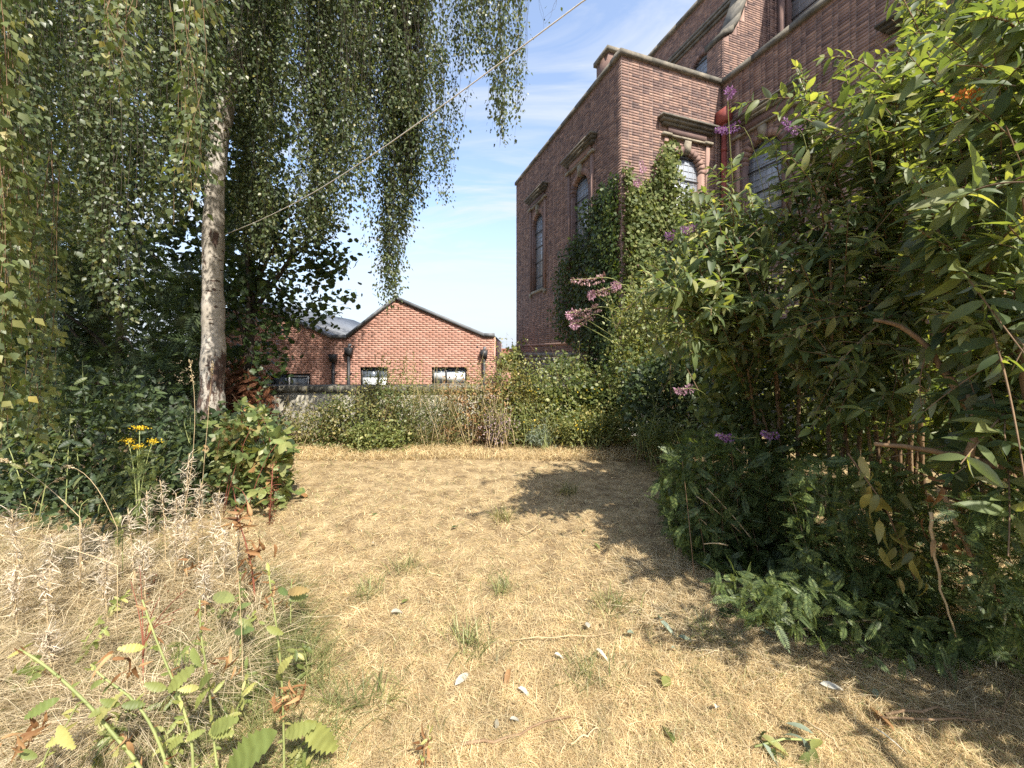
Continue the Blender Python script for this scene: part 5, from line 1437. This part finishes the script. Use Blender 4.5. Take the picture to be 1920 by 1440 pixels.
for a in [('tallest dead willowherb with white curled pods below the birch trunk', (355, 850), (330, 1000), 2.7, 1.15, 1.3), ('dead willowherb with curled pods just left of the tallest one', (275, 920), (285, 1030), 2.6, 1.1, 1.1),
          ('dead willowherb leaning right beside the brown dock leaves', (412, 920), (400, 1040), 2.6, 1.1, 1.3), ('dead willowherb with drooping pods below the tallest one', (330, 925), (325, 1040), 2.5, 1.1, 1.4),
          ('dead willowherb standing in shade by the green fern leaf', (240, 955), (255, 1060), 2.45, 1, 1.2), ('white tufted dead willowherb alone in front of the dark nettles', (152, 985), (145, 1090), 2.35, 1.15, 1.2),
          ('dead willowherb at the left picture edge', (22, 955), (40, 1090), 2.3, 1.15, 1.3), ('low dead willowherb in the dry grass middle left', (350, 965), (350, 1050), 2.5, 1, 1.2),
          ('pale dead willowherb sunk in dry grass below the white tufted one', (80, 1065), (90, 1140), 2.1, 1, 1), ('flattened pale willowherb pods in the straw near the red stem', (85, 1185), (95, 1260), 1.8, 1.1, 1.2),
          ('dead willowherb against the edge of the dark hollow', (200, 1045), (205, 1130), 2.15, 1, 1), ('small dead willowherb right of the tallest one', (445, 965), (440, 1050), 2.55, .9, .9),
          ('dead willowherb between the tallest one and the brown dock', (378, 905), (375, 1040), 2.65, 1.1, 1.4), ('dead willowherb crowded behind the drooping podded one', (300, 900), (310, 1030), 2.75, 1, 1.2), ('dead willowherb low against the foot of the bramble', (425, 985), (420, 1060), 2.45, 1, 1.2),
          ('dead willowherb left of the one standing in shade', (195, 1000), (190, 1080), 2.3, 1, 1.2), ('dead willowherb by the left edge, the lower of two', (30, 1060), (35, 1140), 2.05, 1.1, 1.3), ('tangled dead willowherb above the red sorrel', (270, 1020), (275, 1090), 2.3, 1.1, 1.4),
          ('dead willowherb between the white tufted one and the left edge', (95, 1000), (95, 1090), 2.3, 1.1, 1.2), ('dead willowherb in the grass right of the red sorrel', (380, 1050), (385, 1120), 2.15, 1, 1.2)]:
    willowherb(*a)

def dock():
    root = thing('dried_dock', 'dried dock with clusters of crisp brown leaves at the left lawn edge', 'weed', W(470, GYpx(2.35), 2.35))
    q = curve(W(478, GYpx(2.35), 2.35), W(480, 1060, 2.35), W(440, 955, 2.35), 8)
    MB().tube(q, np.linspace(.006, .003, 8), 5).build('stem', M['red_stem'], root)
    for cx, cy, n in ((452, 980, 26), (480, 1030, 16), (470, 1060, 14), (350, 1060, 6)):
        leaves(root, 'curl', Wn(cx + rng.normal(size=n) * 11, cy + rng.normal(size=n) * 12, 2.35 + rng.normal(size=n) * .03), rand_dir(n, -.4), rand_dir(n), .055 * rng.uniform(.6, 1.3, n), M['brown_leaf'], n, 'dry_leaf')
    r2 = thing('red_sorrel', 'branching red sorrel stalk with bare seed branches in the dry grass', 'weed', W(270, GYpx(1.85), 1.85))
    mb = MB()
    for tip in ((245, 1090), (262, 1060), (300, 1120), (340, 1140), (320, 1165), (350, 1105)):
        mb.tube(curve(W(268, 1235, 1.75), W(270, 1170, 1.75), W(*tip, 1.75), 7), np.linspace(.0035, .0012, 7), 4)
    mb.tube([W(270, GYpx(1.75), 1.75), W(268, 1235, 1.75)], .0035, 5); mb.build('stem', M['red_stem'], r2)
    n = 120; x, y = poly_px([(245, 1090), (262, 1060), (350, 1105), (320, 1180), (275, 1200)], n)
    leaves(r2, 'tiny', Wn(x, y, 1.75 + rng.normal(size=n) * .02), rand_dir(n), rand_dir(n), .012, M['rust_leaf'], 0, rest='seed')
dock()

def front_weed(label, stem, Y, wpx, lvs, mat='weed_leaf', smat='green_stem', brown=()):
    base_pt = stem[0]
    root = thing('foreground_weed', label, 'weed', W(base_pt[0], min(base_pt[1], GYpx(Y)), Y))
    P = np.array([W(x, y, Y) for x, y in stem])
    if P[0, 2] > .03: P = np.concatenate([[P[0] * [1, 1, 0] + [0, 0, 0]], P])
    P[:, 1] += np.linspace(0, .05, len(P))
    t = np.linspace(0, len(P) - 1, 16); Q = np.stack([np.interp(t, range(len(P)), P[:, i]) for i in range(3)], -1)
    Q[1:-1] = (Q[:-2] + 2 * Q[1:-1] + Q[2:]) / 4
    MB().tube(Q, np.linspace(wpx * .72, wpx * .36, 16) / 2 / FPX * Y, 7).build('stem', M[smat], root, smooth=True)
    for (x, y), (x2, y2) in lvs:
        a = W(x, y, Y); b = W(x2, y2, Y) + [0, rng.uniform(-.05, .03), 0]
        L = np.linalg.norm(b - a)
        tn = 'toothed'
        leaves(root, tn, a[None], unit(b - a)[None], unit(np.array([rng.normal() * .3, -.8, .7]))[None], np.array([L * .98]), M[mat], 1)
    nsm = int(10 + len(stem) * 3)                            # small leaves and dry bracts along the stem
    tq = rng.random(nsm); SPt = np.stack([np.interp(tq, np.linspace(0, 1, 16), Q[:, i]) for i in range(3)], -1)
    leaves(root, 'toothed', SPt, rand_dir(nsm, .1), face_light(nsm, .5), .022 * rng.uniform(.5, 1.5, nsm), M[mat], 0, rest='small_leaves')
    nsm = nsm // 2
    tq = rng.random(nsm); SPt = np.stack([np.interp(tq, np.linspace(0, 1, 16), Q[:, i]) for i in range(3)], -1)
    leaves(root, 'curl', SPt, rand_dir(nsm, -.3), rand_dir(nsm), .022 * rng.uniform(.5, 1.5, nsm), M['brown_leaf'], 0, rest='dry_bracts')
    for cx, cy, n, r_ in brown:
        leaves(root, 'curl', Wn(cx + rng.normal(size=n) * r_, cy + rng.normal(size=n) * r_, Y + rng.normal(size=n) * .02), rand_dir(n), rand_dir(n), .035 * rng.uniform(.6, 1.3, n), M['brown_leaf'], n, 'dry_leaf')
front_weed('thick pale green weed stem bending left along the bottom left', [(275, 1475), (255, 1440), (215, 1400), (178, 1365), (158, 1345), (112, 1307), (70, 1275), (30, 1252), (0, 1240)], 1.25, 9.5, [((165, 1345), (193, 1332)), ((178, 1360), (205, 1310)), ((112, 1310), (70, 1322)), ((222, 1402), (240, 1385)), ((60, 1270), (85, 1255))], brown=((30, 1385, 7, 12), (75, 1350, 5, 9)))
front_weed('shorter straight weed stem right of the thick bent one', [(320, 1475), (290, 1402), (262, 1357), (225, 1322), (160, 1285), (140, 1268)], 1.28, 8, [((225, 1322), (205, 1300)), ((228, 1322), (262, 1330)), ((170, 1290), (195, 1270))], brown=((245, 1245, 6, 12), (225, 1380, 5, 9)))
front_weed('weed with twin pale leaves forking at the bottom left', [(360, 1475), (355, 1440), (350, 1387), (317, 1305), (307, 1292), (270, 1217), (240, 1142)], 1.3, 8, [((315, 1297), (358, 1250)), ((312, 1292), (285, 1270)), ((350, 1385), (380, 1370)), ((270, 1215), (250, 1195)), ((345, 1380), (315, 1400)), ((272, 1212), (290, 1190))], brown=((215, 1235, 4, 8),))
front_weed('tall pale weed with paired leaves just left of the big yellow leaf', [(410, 1475), (397, 1430), (385, 1342), (375, 1280), (357, 1205), (352, 1142)], 1.32, 7, [((374, 1290), (400, 1252)), ((373, 1290), (352, 1275)), ((366, 1330), (385, 1288)), ((396, 1368), (447, 1332)), ((392, 1370), (440, 1362)), ((360, 1215), (388, 1232)), ((357, 1212), (335, 1225)), ((400, 1300), (410, 1288))], brown=((430, 1245, 8, 12),))
front_weed('weed with brown whorls and one big yellow green leaf at the bottom', [(530, 1475), (527, 1400), (522, 1300), (510, 1200), (492, 1110), (487, 1085)], 1.35, 7, [((570, 1352), (632, 1425)), ((520, 1372), (405, 1445)), ((522, 1262), (545, 1228)), ((520, 1262), (522, 1290)), ((500, 1175), (530, 1190)), ((497, 1170), (485, 1165)), ((535, 1375), (590, 1345))], brown=((545, 1310, 26, 12), (520, 1340, 8, 9), (500, 1130, 5, 8)))
front_weed('leafy dark green weed among dry grass left of the lawn', [(450, 1260), (447, 1180), (440, 1110), (438, 1085)], 1.9, 5, [((440, 1125), (385, 1118)), ((445, 1150), (420, 1165)), ((448, 1160), (475, 1180)), ((445, 1140), (468, 1130)), ((440, 1185), (476, 1172))], 'bramble_leaf')
front_weed('green leaved weed at the left margin of the lawn', [(545, 1180), (540, 1120), (538, 1095)], 2.15, 4, [((540, 1110), (580, 1098)), ((540, 1115), (512, 1105)), ((540, 1130), (530, 1150)), ((541, 1125), (572, 1122))], 'bramble_leaf')
front_weed('withered brown bud stalk standing at the bottom centre', [(795, 1460), (797, 1420), (800, 1385)], 1.42, 5, [], smat='dry_stem', brown=((800, 1392, 8, 6), (797, 1425, 5, 6)))
front_weed('green shoot with pale leaves in the left bottom corner', [(60, 1475), (72, 1420), (100, 1380), (110, 1350)], 1.2, 6, [((70, 1420), (40, 1400)), ((85, 1400), (115, 1385)), ((110, 1360), (150, 1390)), ((30, 1250), (5, 1270))], brown=((55, 1405, 6, 14),))
small = [(40, 1300, 'small yellow green weed at the left edge of the bottom thicket'), (130, 1240, 'small weed beside the flattened willowherb'), (205, 1400, 'leafy small weed between the two lowest bent stems'), (290, 1340, 'small pale weed among the forked weed stems'), (330, 1420, 'low leafy weed at the foot of the forked weed'),
         (430, 1370, 'small weed right of the tall pale one'), (470, 1290, 'green seedling left of the brown whorled weed'), (455, 1180, 'green seedling in the green grass patch'), (580, 1250, 'small weed at the edge of the straw lawn'), (400, 1150, 'green seedling below the dried dock'), (560, 1440, 'low weed at the bottom beside the big leaf'), (180, 1160, 'small weed in dead grass near the red sorrel')]
for x, y, lb in small:
    g = G(x, y + 30); hgt = rng.uniform(.10, .22)
    r = thing('small_weed', lb, 'weed', g, 'small weeds in the left thicket')
    mb, SP = MB(), []
    for k in range(rng.integers(2, 5)):
        tip = g + [rng.normal() * .07, rng.normal() * .05, hgt * rng.uniform(.6, 1.2)]
        q = curve(g, (g + tip) / 2 + [0, 0, .03], tip, 7); mb.tube(q, np.linspace(.003, .0012, 7), 5)
        tt = np.repeat(np.linspace(.25, 1, 6), 2)
        SP.append(np.stack([np.interp(tt, np.linspace(0, 1, 7), q[:, i]) for i in range(3)], -1))
    mb.build('stem', M['green_stem'], r); SP = np.concatenate(SP); n = len(SP)
    leaves(r, 'toothed', SP, rand_dir(n, .15), face_light(n, .7, .4, .5), .045 * rng.uniform(.5, 1.3, n), M['weed_leaf' if rng.random() < .6 else 'bright_leaf'], n)
for i, (x, y, s) in enumerate([(230, 992, 1.0), (335, 1210, .8)]): 
    r = thing('fern_weed', ['bright green ferny leaf at the rim of the dark hollow', 'small green seedling in dry grass at the lower left'][i], 'weed', W(x, GYpx(2.5 - .7 * i), 2.5 - .7 * i))
    n = 9; leaves(r, 'fern', Wn(x + rng.normal(size=n) * 12, y + rng.normal(size=n) * 6, 2.45 - .75 * i), rand_dir(n, .2), rand_dir(n, 2, .4), .10 * s, M['bright_leaf'], n)
    MB().tube([W(x, GYpx(2.5 - .7 * i), 2.5 - .7 * i), W(x, y, 2.45 - .75 * i)], .003, 4).build('stem', M['green_stem'], r)

# ================================================================== GRASS
def blades(name, pos, L, wid, elev, mat, label, curl=.5, lean=None):
    n = len(pos)
    az = rng.uniform(0, 2 * PI, n)
    h = np.stack([np.cos(az), np.sin(az), np.zeros(n)], -1)
    if lean is not None: h = unit(h + np.array(lean))
    h[:, 2] = 0; h = unit(h)
    sd = np.stack([-h[:, 1], h[:, 0], np.zeros(n)], -1)
    bend = rng.normal(size=n) * .35
    st = (0, .4, .75, 1.0); V = []
    for t in st:
        e = elev * (1 - curl * t)
        out = L * t * np.cos(e); up = L * np.sin(e) * (t - .35 * curl * t * t)
        c = pos + h * out[:, None] + sd * (bend * L * t * t)[:, None]; c[:, 2] += up + .003
        ww = wid * (1 - t * .85) * .5
        tw = sd * ww[:, None]; tw[:, 2] += ww * rng.uniform(-.6, .6, n)
        V += [c - tw, c + tw]
    v = np.stack(V, 1).reshape(-1, 3)
    o8 = np.arange(n)[:, None] * 8
    f = np.concatenate([o8 + np.array([[0, 1, 3, 2]]), o8 + np.array([[2, 3, 5, 4]]), o8 + np.array([[4, 5, 7, 6]])])
    o = bpy.data.objects.new(name, mesh_np(name, v, [f], mat)); COL.objects.link(o)
    o["kind"] = 'stuff'; o["label"] = label
    return o

def lawn():
    n = 270000
    # density falls with distance: even over the picture
    y = HOR + 160 + (820 - 0) * rng.random(n) ** 1.15
    Y = EYE * FPX / (y - HOR); x = rng.uniform(-700, 2500, n)
    X = (x - CX) / FPX * Y
    Y = Y + rng.normal(size=n) * .03
    ok = (Y < 7.1) & (X > -7) & (X < 6)
    X, Y = X[ok], Y[ok]; n = len(X)
    patch = 2 * vnoise(X * 2.2, Y * 2.2, 2) - 1
    pos = np.stack([X, Y, ground_z(X, Y)], -1)
    wid = .0019 * np.maximum(Y / 1.6, .8) ** .75 * rng.uniform(.7, 1.5, n)
    L = rng.uniform(.035, .115, n) * (1 + .25 * patch)
    el = np.radians(np.abs(rng.normal(size=n)) * 26 + 3)
    blades('dry_grass', pos, L, wid, el, M['straw'], 'dry straw coloured lawn grass')
    # green grass: margins and random patches
    n = 26000
    y = HOR + 165 + 815 * rng.random(n) ** 1.1; Y = EYE * FPX / (y - HOR); x = rng.uniform(-200, 2100, n); X = (x - CX) / FPX * Y
    g = 2.4 * (vnoise(X * 2 + 7, Y * 2, 3) - .5) + .35
    edge = np.clip((np.abs(X - .1) - .9) / 1.2, 0, 1)
    keep = rng.random(n) < (.08 + .36 * np.clip(g - .35, 0, 1) + .35 * edge) * (Y < 7)
    X, Y = X[keep], Y[keep]; n = len(X)
    blades('green_grass', np.stack([X, Y, ground_z(X, Y)], -1), rng.uniform(.05, .14, n), .0026 * np.maximum(Y / 1.6, .8) ** .75, np.radians(rng.uniform(15, 75, n)), M['grass_green'], 'sparse green grass among the straw')
    # tall dry grass on the left
    n = 26000
    x, y = poly_px([(-250, 1020), (60, 1000), (300, 1010), (420, 1015), (520, 1010), (560, 1100), (600, 1300), (620, 1470), (-250, 1470)], n)
    Y = np.minimum(EYE * FPX / (y - HOR), 5) * rng.uniform(.93, 1.07, n); X = (x - CX) / FPX * Y
    pos = np.stack([X, Y, ground_z(X, Y)], -1)
    far = np.clip((560 - x) / 400, .2, 1)
    blades('tall_dry_grass', pos, rng.uniform(.12, .34, n) * far, .0026 * np.maximum(Y / 1.6, .8) ** .7, np.radians(rng.uniform(25, 85, n)), M['straw_pale'], 'long pale dry grass at the left', .8)
    n = 26000
    x, y = poly_px([(-300, 1070), (60, 1050), (300, 1060), (400, 1065), (480, 1090), (510, 1190), (420, 1300), (250, 1400), (-300, 1500)], n)
    Y = EYE * FPX / (y - HOR) * rng.uniform(.97, 1.03, n); X = (x - CX) / FPX * Y
    kk = rng.random(n) < np.clip((vnoise(X * 2.5, Y * 2.5, 3) - .3) * 2.6, .08, 1); X, Y = X[kk], Y[kk]; n = len(X)
    blades('thicket_grass', np.stack([X, Y, ground_z(X, Y)], -1), rng.uniform(.2, .55, n), .0026 * np.maximum(Y / 1.6, .8) ** .7, np.radians(rng.uniform(35, 88, n)), M['straw_pale'], 'tall tangled dead grass at the left', .75)
    n = 5000
    x, y = poly_px([(-200, 1030), (300, 1010), (480, 1080), (560, 1200), (520, 1400), (-200, 1500)], n)
    Y = EYE * FPX / (y - HOR); X = (x - CX) / FPX * Y
    blades('mixed_green_grass', np.stack([X, Y, ground_z(X, Y)], -1), rng.uniform(.12, .36, n), .0028 * np.maximum(Y / 1.6, .8) ** .7, np.radians(rng.uniform(35, 85, n)), M['grass_green'], 'green grass mixed in the dead grass at the left', .8)
    n = 8000
    x, y = poly_px([(250, 1120), (480, 1060), (570, 1100), (620, 1300), (640, 1470), (100, 1470)], n)
    kk = rng.random(n) < np.clip((vnoise(x / 70, y / 45, 3) - .38) * 3, .05, 1); x, y = x[kk], y[kk]; n = len(x)
    Y = EYE * FPX / (y - HOR); X = (x - CX) / FPX * Y
    blades('tall_green_grass', np.stack([X, Y, ground_z(X, Y)], -1), rng.uniform(.10, .28, n), .0032 * np.maximum(Y / 1.6, .8) ** .7, np.radians(rng.uniform(30, 80, n)), M['grass_green'], 'longer green grass between the left weeds', .7)
    # dry litter under the right bush
    n = 9000
    x, y = poly_px([(1150, 1020), (1400, 1100), (1700, 1180), (2000, 1180), (2000, 1400), (1700, 1330), (1400, 1250), (1180, 1150)], n)
    Y = EYE * FPX / (y - HOR); X = (x - CX) / FPX * Y
    blades('grass_litter', np.stack([X, Y, ground_z(X, Y)], -1), rng.uniform(.10, .26, n), .003 * np.maximum(Y / 1.6, .8) ** .7, np.radians(rng.uniform(2, 22, n)), M['straw_pale'], 'long flattened straw beside the tansy', .4, (-.6, .2, 0))
    # fringe along the plants by the wall
    n = 9000
    x = rng.uniform(480, 1250, n); Y = rng.uniform(5.6, 6.4, n); X = (x - CX) / FPX * Y
    blades('fringe_grass', np.stack([X, Y, ground_z(X, Y)], -1), rng.uniform(.08, .22, n), np.full(n, .007), np.radians(rng.uniform(30, 85, n)), M['straw'], 'dry grass fringe where the lawn meets the weeds', .6)
lawn()

# grass tufts one can count
tufts = [(690, 1115, 2.3, 'green tuft in the middle of the dry lawn left of centre'), (640, 1335, 1.0, 'tall blue green grass tuft at the lower left of the lawn'), (715, 1320, 1.1, 'smaller blue green tuft right of the tall one'), (880, 1215, 1.2, 'thick green tuft in the middle of the lawn'),
         (760, 1068, 1, 'small green tuft beyond the white curled leaf'), (940, 1105, 1.0, 'low green tuft right of the lawn centre'), (1150, 1140, 1.1, 'green tuft on the edge of the shadow'), (1330, 1195, 1, 'green tuft in the shade near the grey leaves'), (1100, 1275, .9, 'thin green tuft by the fallen green leaf'), (1060, 925, 1.4, 'dark dry tuft at the far shadow edge'), (940, 975, 1.3, 'brownish tuft casting a small shadow')]
for x, y, k, lb in tufts:
    g = G(x, y); n = 90
    az = rng.uniform(0, 2 * PI, n); el = np.radians(rng.uniform(35, 85, n)); L = rng.uniform(.06, .16, n) * (k if k < 2 else 1.0)
    d = np.stack([np.cos(az) * np.cos(el), np.sin(az) * np.cos(el), np.sin(el)], -1)
    pos = g + rng.normal(size=(n, 3)) * [.06, .05, 0]
    v, f = leaf_verts(TP['thin'], pos, d, unit(np.stack([-np.cos(az), -np.sin(az), np.full(n, .6)], -1)), L)
    o = bpy.data.objects.new('grass_tuft', mesh_np('grass_tuft', v, f, M['grass_green' if y > 990 else 'olive_leaf'])); COL.objects.link(o)
    tag(o, lb, 'grass tuft', 'grass tufts on the lawn')

# fallen leaves on the lawn
fallen = [(702, 1026, .05, 'pale_leaf', 'curl', 20, 'small white dead leaf far left on the lawn'), (745, 1160, .075, 'pale_leaf', 'curl', 60, 'twisted white leaf beside a green scrap left of centre'), (760, 1135, .06, 'bright_leaf', 'lance2', 30, 'green leaf scrap behind the twisted white leaf'),
          (868, 1284, .10, 'pale_leaf', 'lance', 40, 'long pale leaf standing half up in the lower centre'), (985, 1315, .07, 'pale_leaf', 'curl', 110, 'curled cream leaf right of the long pale leaf'), (932, 1372, .04, 'pale_leaf', 'broad', 20, 'white leaf scrap near the bottom centre'),
          (966, 1366, .045, 'pale_leaf', 'curl', 80, 'crumpled pale leaf by the twig at the bottom'), (1048, 1243, .045, 'pale_leaf', 'curl', 100, 'thin pale leaf curl in the centre of the lawn'), (1102, 1182, .05, 'pale_leaf', 'broad', 0, 'white leaf at the edge of the shadow'),
          (1128, 1240, .06, 'pale_leaf', 'curl', 130, 'grey curled leaf below the shadow edge'), (1240, 1170, .08, 'grey_leaf', 'curl', 30, 'cluster topmost grey leaf in the shade'), (1250, 1190, .08, 'grey_leaf', 'curl', 150, 'grey twisted leaf under the topmost grey one'),
          (1285, 1208, .07, 'grey_leaf', 'lance', 120, 'narrow grey leaf right of the twisted pair'), (1185, 1200, .06, 'grey_leaf', 'curl', 75, 'grey curled leaf left of the twisted pair'), (1265, 1228, .05, 'grey_leaf', 'curl', 60, 'small grey leaf below the twisted pair'),
          (1250, 1290, .075, 'bright_leaf', 'broad', 45, 'fresh green leaf lying on straw right of centre'), (1255, 1385, .10, 'bright_leaf', 'lance2', 5, 'large fresh green leaf upright near the bottom'), (1240, 1278, .06, 'brown_leaf', 'curl', 120, 'brown dead leaf touching the fresh green one'),
          (1425, 1185, .09, 'grey_leaf', 'lance', 140, 'silver leaf with its back up at the tansy edge'), (1445, 1200, .10, 'grey_leaf', 'lance2', 130, 'folded silver leaf below the first at the tansy edge'), (1365, 1160, .12, 'tansy_leaf', 'broad', 80, 'dark green leaf lying at the foot of the tansy'),
          (1655, 1360, .10, 'brown_leaf', 'broad', 170, 'broad tan leaf lying in shade at the lower right'), (1668, 1398, .10, 'pale_leaf', 'narrow', 150, 'white strip of leaf below the broad tan leaf'), (1345, 1340, .06, 'pale_leaf', 'curl', 40, 'crumpled white leaf near the fallen sprig'),
          (703, 970, .06, 'tansy_leaf', 'broad', 10, 'dark green leaf upright at the far left of the lawn'), (853, 994, .07, 'tansy_leaf', 'lance', 50, 'dark green leaf on the far lawn'), (950, 1290, .09, 'brown_leaf', 'curl', 200, 'brown dead stem curl in the lower lawn'), (1560, 1300, .09, 'pale_leaf', 'lance', 110, 'pale leaf strip in the shade right of the sprig'),
          (1120, 1030, .09, 'tansy_leaf', 'lance', 160, 'dark leaf lying in the far shadow'), (1095, 1000, .08, 'tansy_leaf', 'lance', 10, 'dark narrow leaf standing in the far shadow'), (1820, 1280, .09, 'brown_leaf', 'broad', 60, 'brown leaf lying under the right bush'), (1640, 1310, .07, 'grey_leaf', 'lance', 30, 'grey leaf beside the bare twigs at right')]
for x, y, s, mt, tn, a, lb in fallen:
    g = G(x, y); a = math.radians(a)
    d = unit(np.array([[math.sin(a), math.cos(a), .15]])); nn = unit(np.array([[rng.normal() * .3, -.3, 1]]))
    me = leaf_mesh(tn, M[mt]); ax, ay, az_ = (q[0] for q in frames(d, nn))
    o = bpy.data.objects.new('fallen_leaf', me); COL.objects.link(o)
    p = g - ay * s * .5 + [0, 0, .035 + (.3 * s if tn == 'curl' else .05 * s)]
    o.matrix_basis = Matrix(((ax[0] * s, ay[0] * s, az_[0] * s, p[0]), (ax[1] * s, ay[1] * s, az_[1] * s, p[1]), (ax[2] * s, ay[2] * s, az_[2] * s, p[2]), (0, 0, 0, 1)))
    tag(o, lb, 'leaf', 'fallen leaves on the lawn')

def sprig():
    r = thing('fallen_sprig', 'broken leafy sprig with silver and green leaves lying at the lower right', 'leaves', G(1480, 1395))
    MB().tube([G(1415, 1400, .04), G(1470, 1385, .05), G(1530, 1388, .04)], .004, 5).build('stem', M['green_stem'], r)
    n = 12; x = rng.uniform(1425, 1525, n); y = rng.uniform(1372, 1412, n)
    pos = np.array([G(a, b, .05) for a, b in zip(x, y)])
    leaves(r, 'lance2', pos[:7], rand_dir(7, -.05), rand_dir(7, 2, .5), .085, M['bright_leaf'], 7)
    leaves(r, 'lance', pos[7:], rand_dir(5, -.05), rand_dir(5, 2, .5), .09, M['grey_leaf'], 5)
sprig()

twigs = [([(865, 1395), (930, 1392), (1000, 1370), (1070, 1345)], .006, 'bark_brown', 'forked brown twig lying at the bottom centre'), ([(1070, 1395), (1125, 1370)], .004, 'dry_stem', 'short straight straw stick right of the brown twig'), ([(960, 1200), (1060, 1197), (1150, 1188)], .003, 'dry_stem', 'long yellow stem lying across the lawn centre'),
         ([(1660, 1340), (1760, 1335), (1830, 1340), (1890, 1325)], .006, 'bark_brown', 'bare curved twig under the right bush'), ([(1650, 1345), (1800, 1358), (1880, 1350), (1900, 1280)], .005, 'bark_brown', 'second bare twig crossing below the curved one'), ([(1505, 1350), (1560, 1390), (1590, 1415)], .004, 'dry_stem', 'straw stick slanting beside the fallen sprig'), ([(960, 985), (990, 1000), (1010, 985)], .006, 'dry_stem', 'pale stick at the far shadow edge')]
for pts, r, mt, lb in twigs:
    P = np.array([G(x, y, .03) for x, y in pts]); t = np.linspace(0, len(P) - 1, 10)
    Q = np.stack([np.interp(t, range(len(P)), P[:, i]) for i in range(3)], -1); Q[:, 2] += .012 * np.abs(np.sin(t * 2)); Q[1:-1] += rng.normal(size=(8, 3)) * .004
    o = MB().tube(Q, np.linspace(r, r * .5, 10), 6).build('twig', M[mt], smooth=True)
    tag(o, lb, 'twig', 'twigs lying on the ground')

o = MB().box(G(48, 1425, -.01), np.array([.28, .05, 0]), np.array([-.06, .22, 0]), np.array([0, 0, .05])).build('stone_slab', M['slab'])
tag(o, 'grey stone slab half hidden by weeds in the bottom left corner', 'slab')

# long bent grass stalks with seed heads on the left
stalks = [([(345, 960), (365, 800), (355, 675)], 2.6, 'tall straight seed stalk left of the birch trunk'), ([(380, 900), (392, 760), (398, 680)], 2.9, 'thin pale stalk right in front of the birch trunk'), ([(60, 1010), (75, 930), (122, 895)], 2.5, 'bent seed stalk leaning right in front of the nettles'),
          ([(150, 970), (60, 890), (0, 862)], 2.3, 'long pale stalk leaning out left across the nettles'), ([(220, 990), (170, 900), (118, 875)], 2.4, 'arching pale stalk over the dark hollow'), ([(455, 1290), (450, 1130), (435, 985)], 1.75, 'upright pale stalk at the left lawn edge'), ([(220, 1060), (80, 1015), (-20, 1005)], 2.0, 'long straw stalk lying left over dry grass')]
for pts, Y, lb in stalks:
    r = thing('seed_stalk', lb, 'grass stalk', W(pts[0][0], GYpx(Y), Y), 'long seed stalks at the left')
    P = np.array([W(x, y, Y) for x, y in pts]); g = P[0] * [1, 1, 0]
    q = curve(P[0], 2 * P[1] - (P[0] + P[2]) / 2, P[2], 9); q = np.concatenate([[g], q])
    MB().tube(q, np.linspace(.0024, .001, 10), 4).build('stem', M['dry_stem'], r)
    n = 40; t = rng.uniform(.82, 1, n); pos = np.stack([np.interp(t, np.linspace(0, 1, 10), q[:, i]) for i in range(3)], -1) + rng.normal(size=(n, 3)) * .006
    leaves(r, 'tiny', pos, unit(q[-1] - q[-3])[None] + rng.normal(size=(n, 3)) * .3, rand_dir(n), .014, M['straw_pale'], 0, rest='seed_head')

# ------------------------------------------------------------------ washing line from the birch trunk
p0, p1 = W(421, 440, 5.45), W(1096, 0, 2.0)
P = np.array([p0 + (p1 - p0) * t - np.array([0, 0, .16]) * math.sin(PI * min(t, 1)) for t in np.linspace(0, 1.7, 30)])
o = MB().tube(P, .0037, 8).build('washing_line', M['rope'], smooth=True)
tag(o, 'pale washing line stretched from the birch trunk up across the sky', 'line')
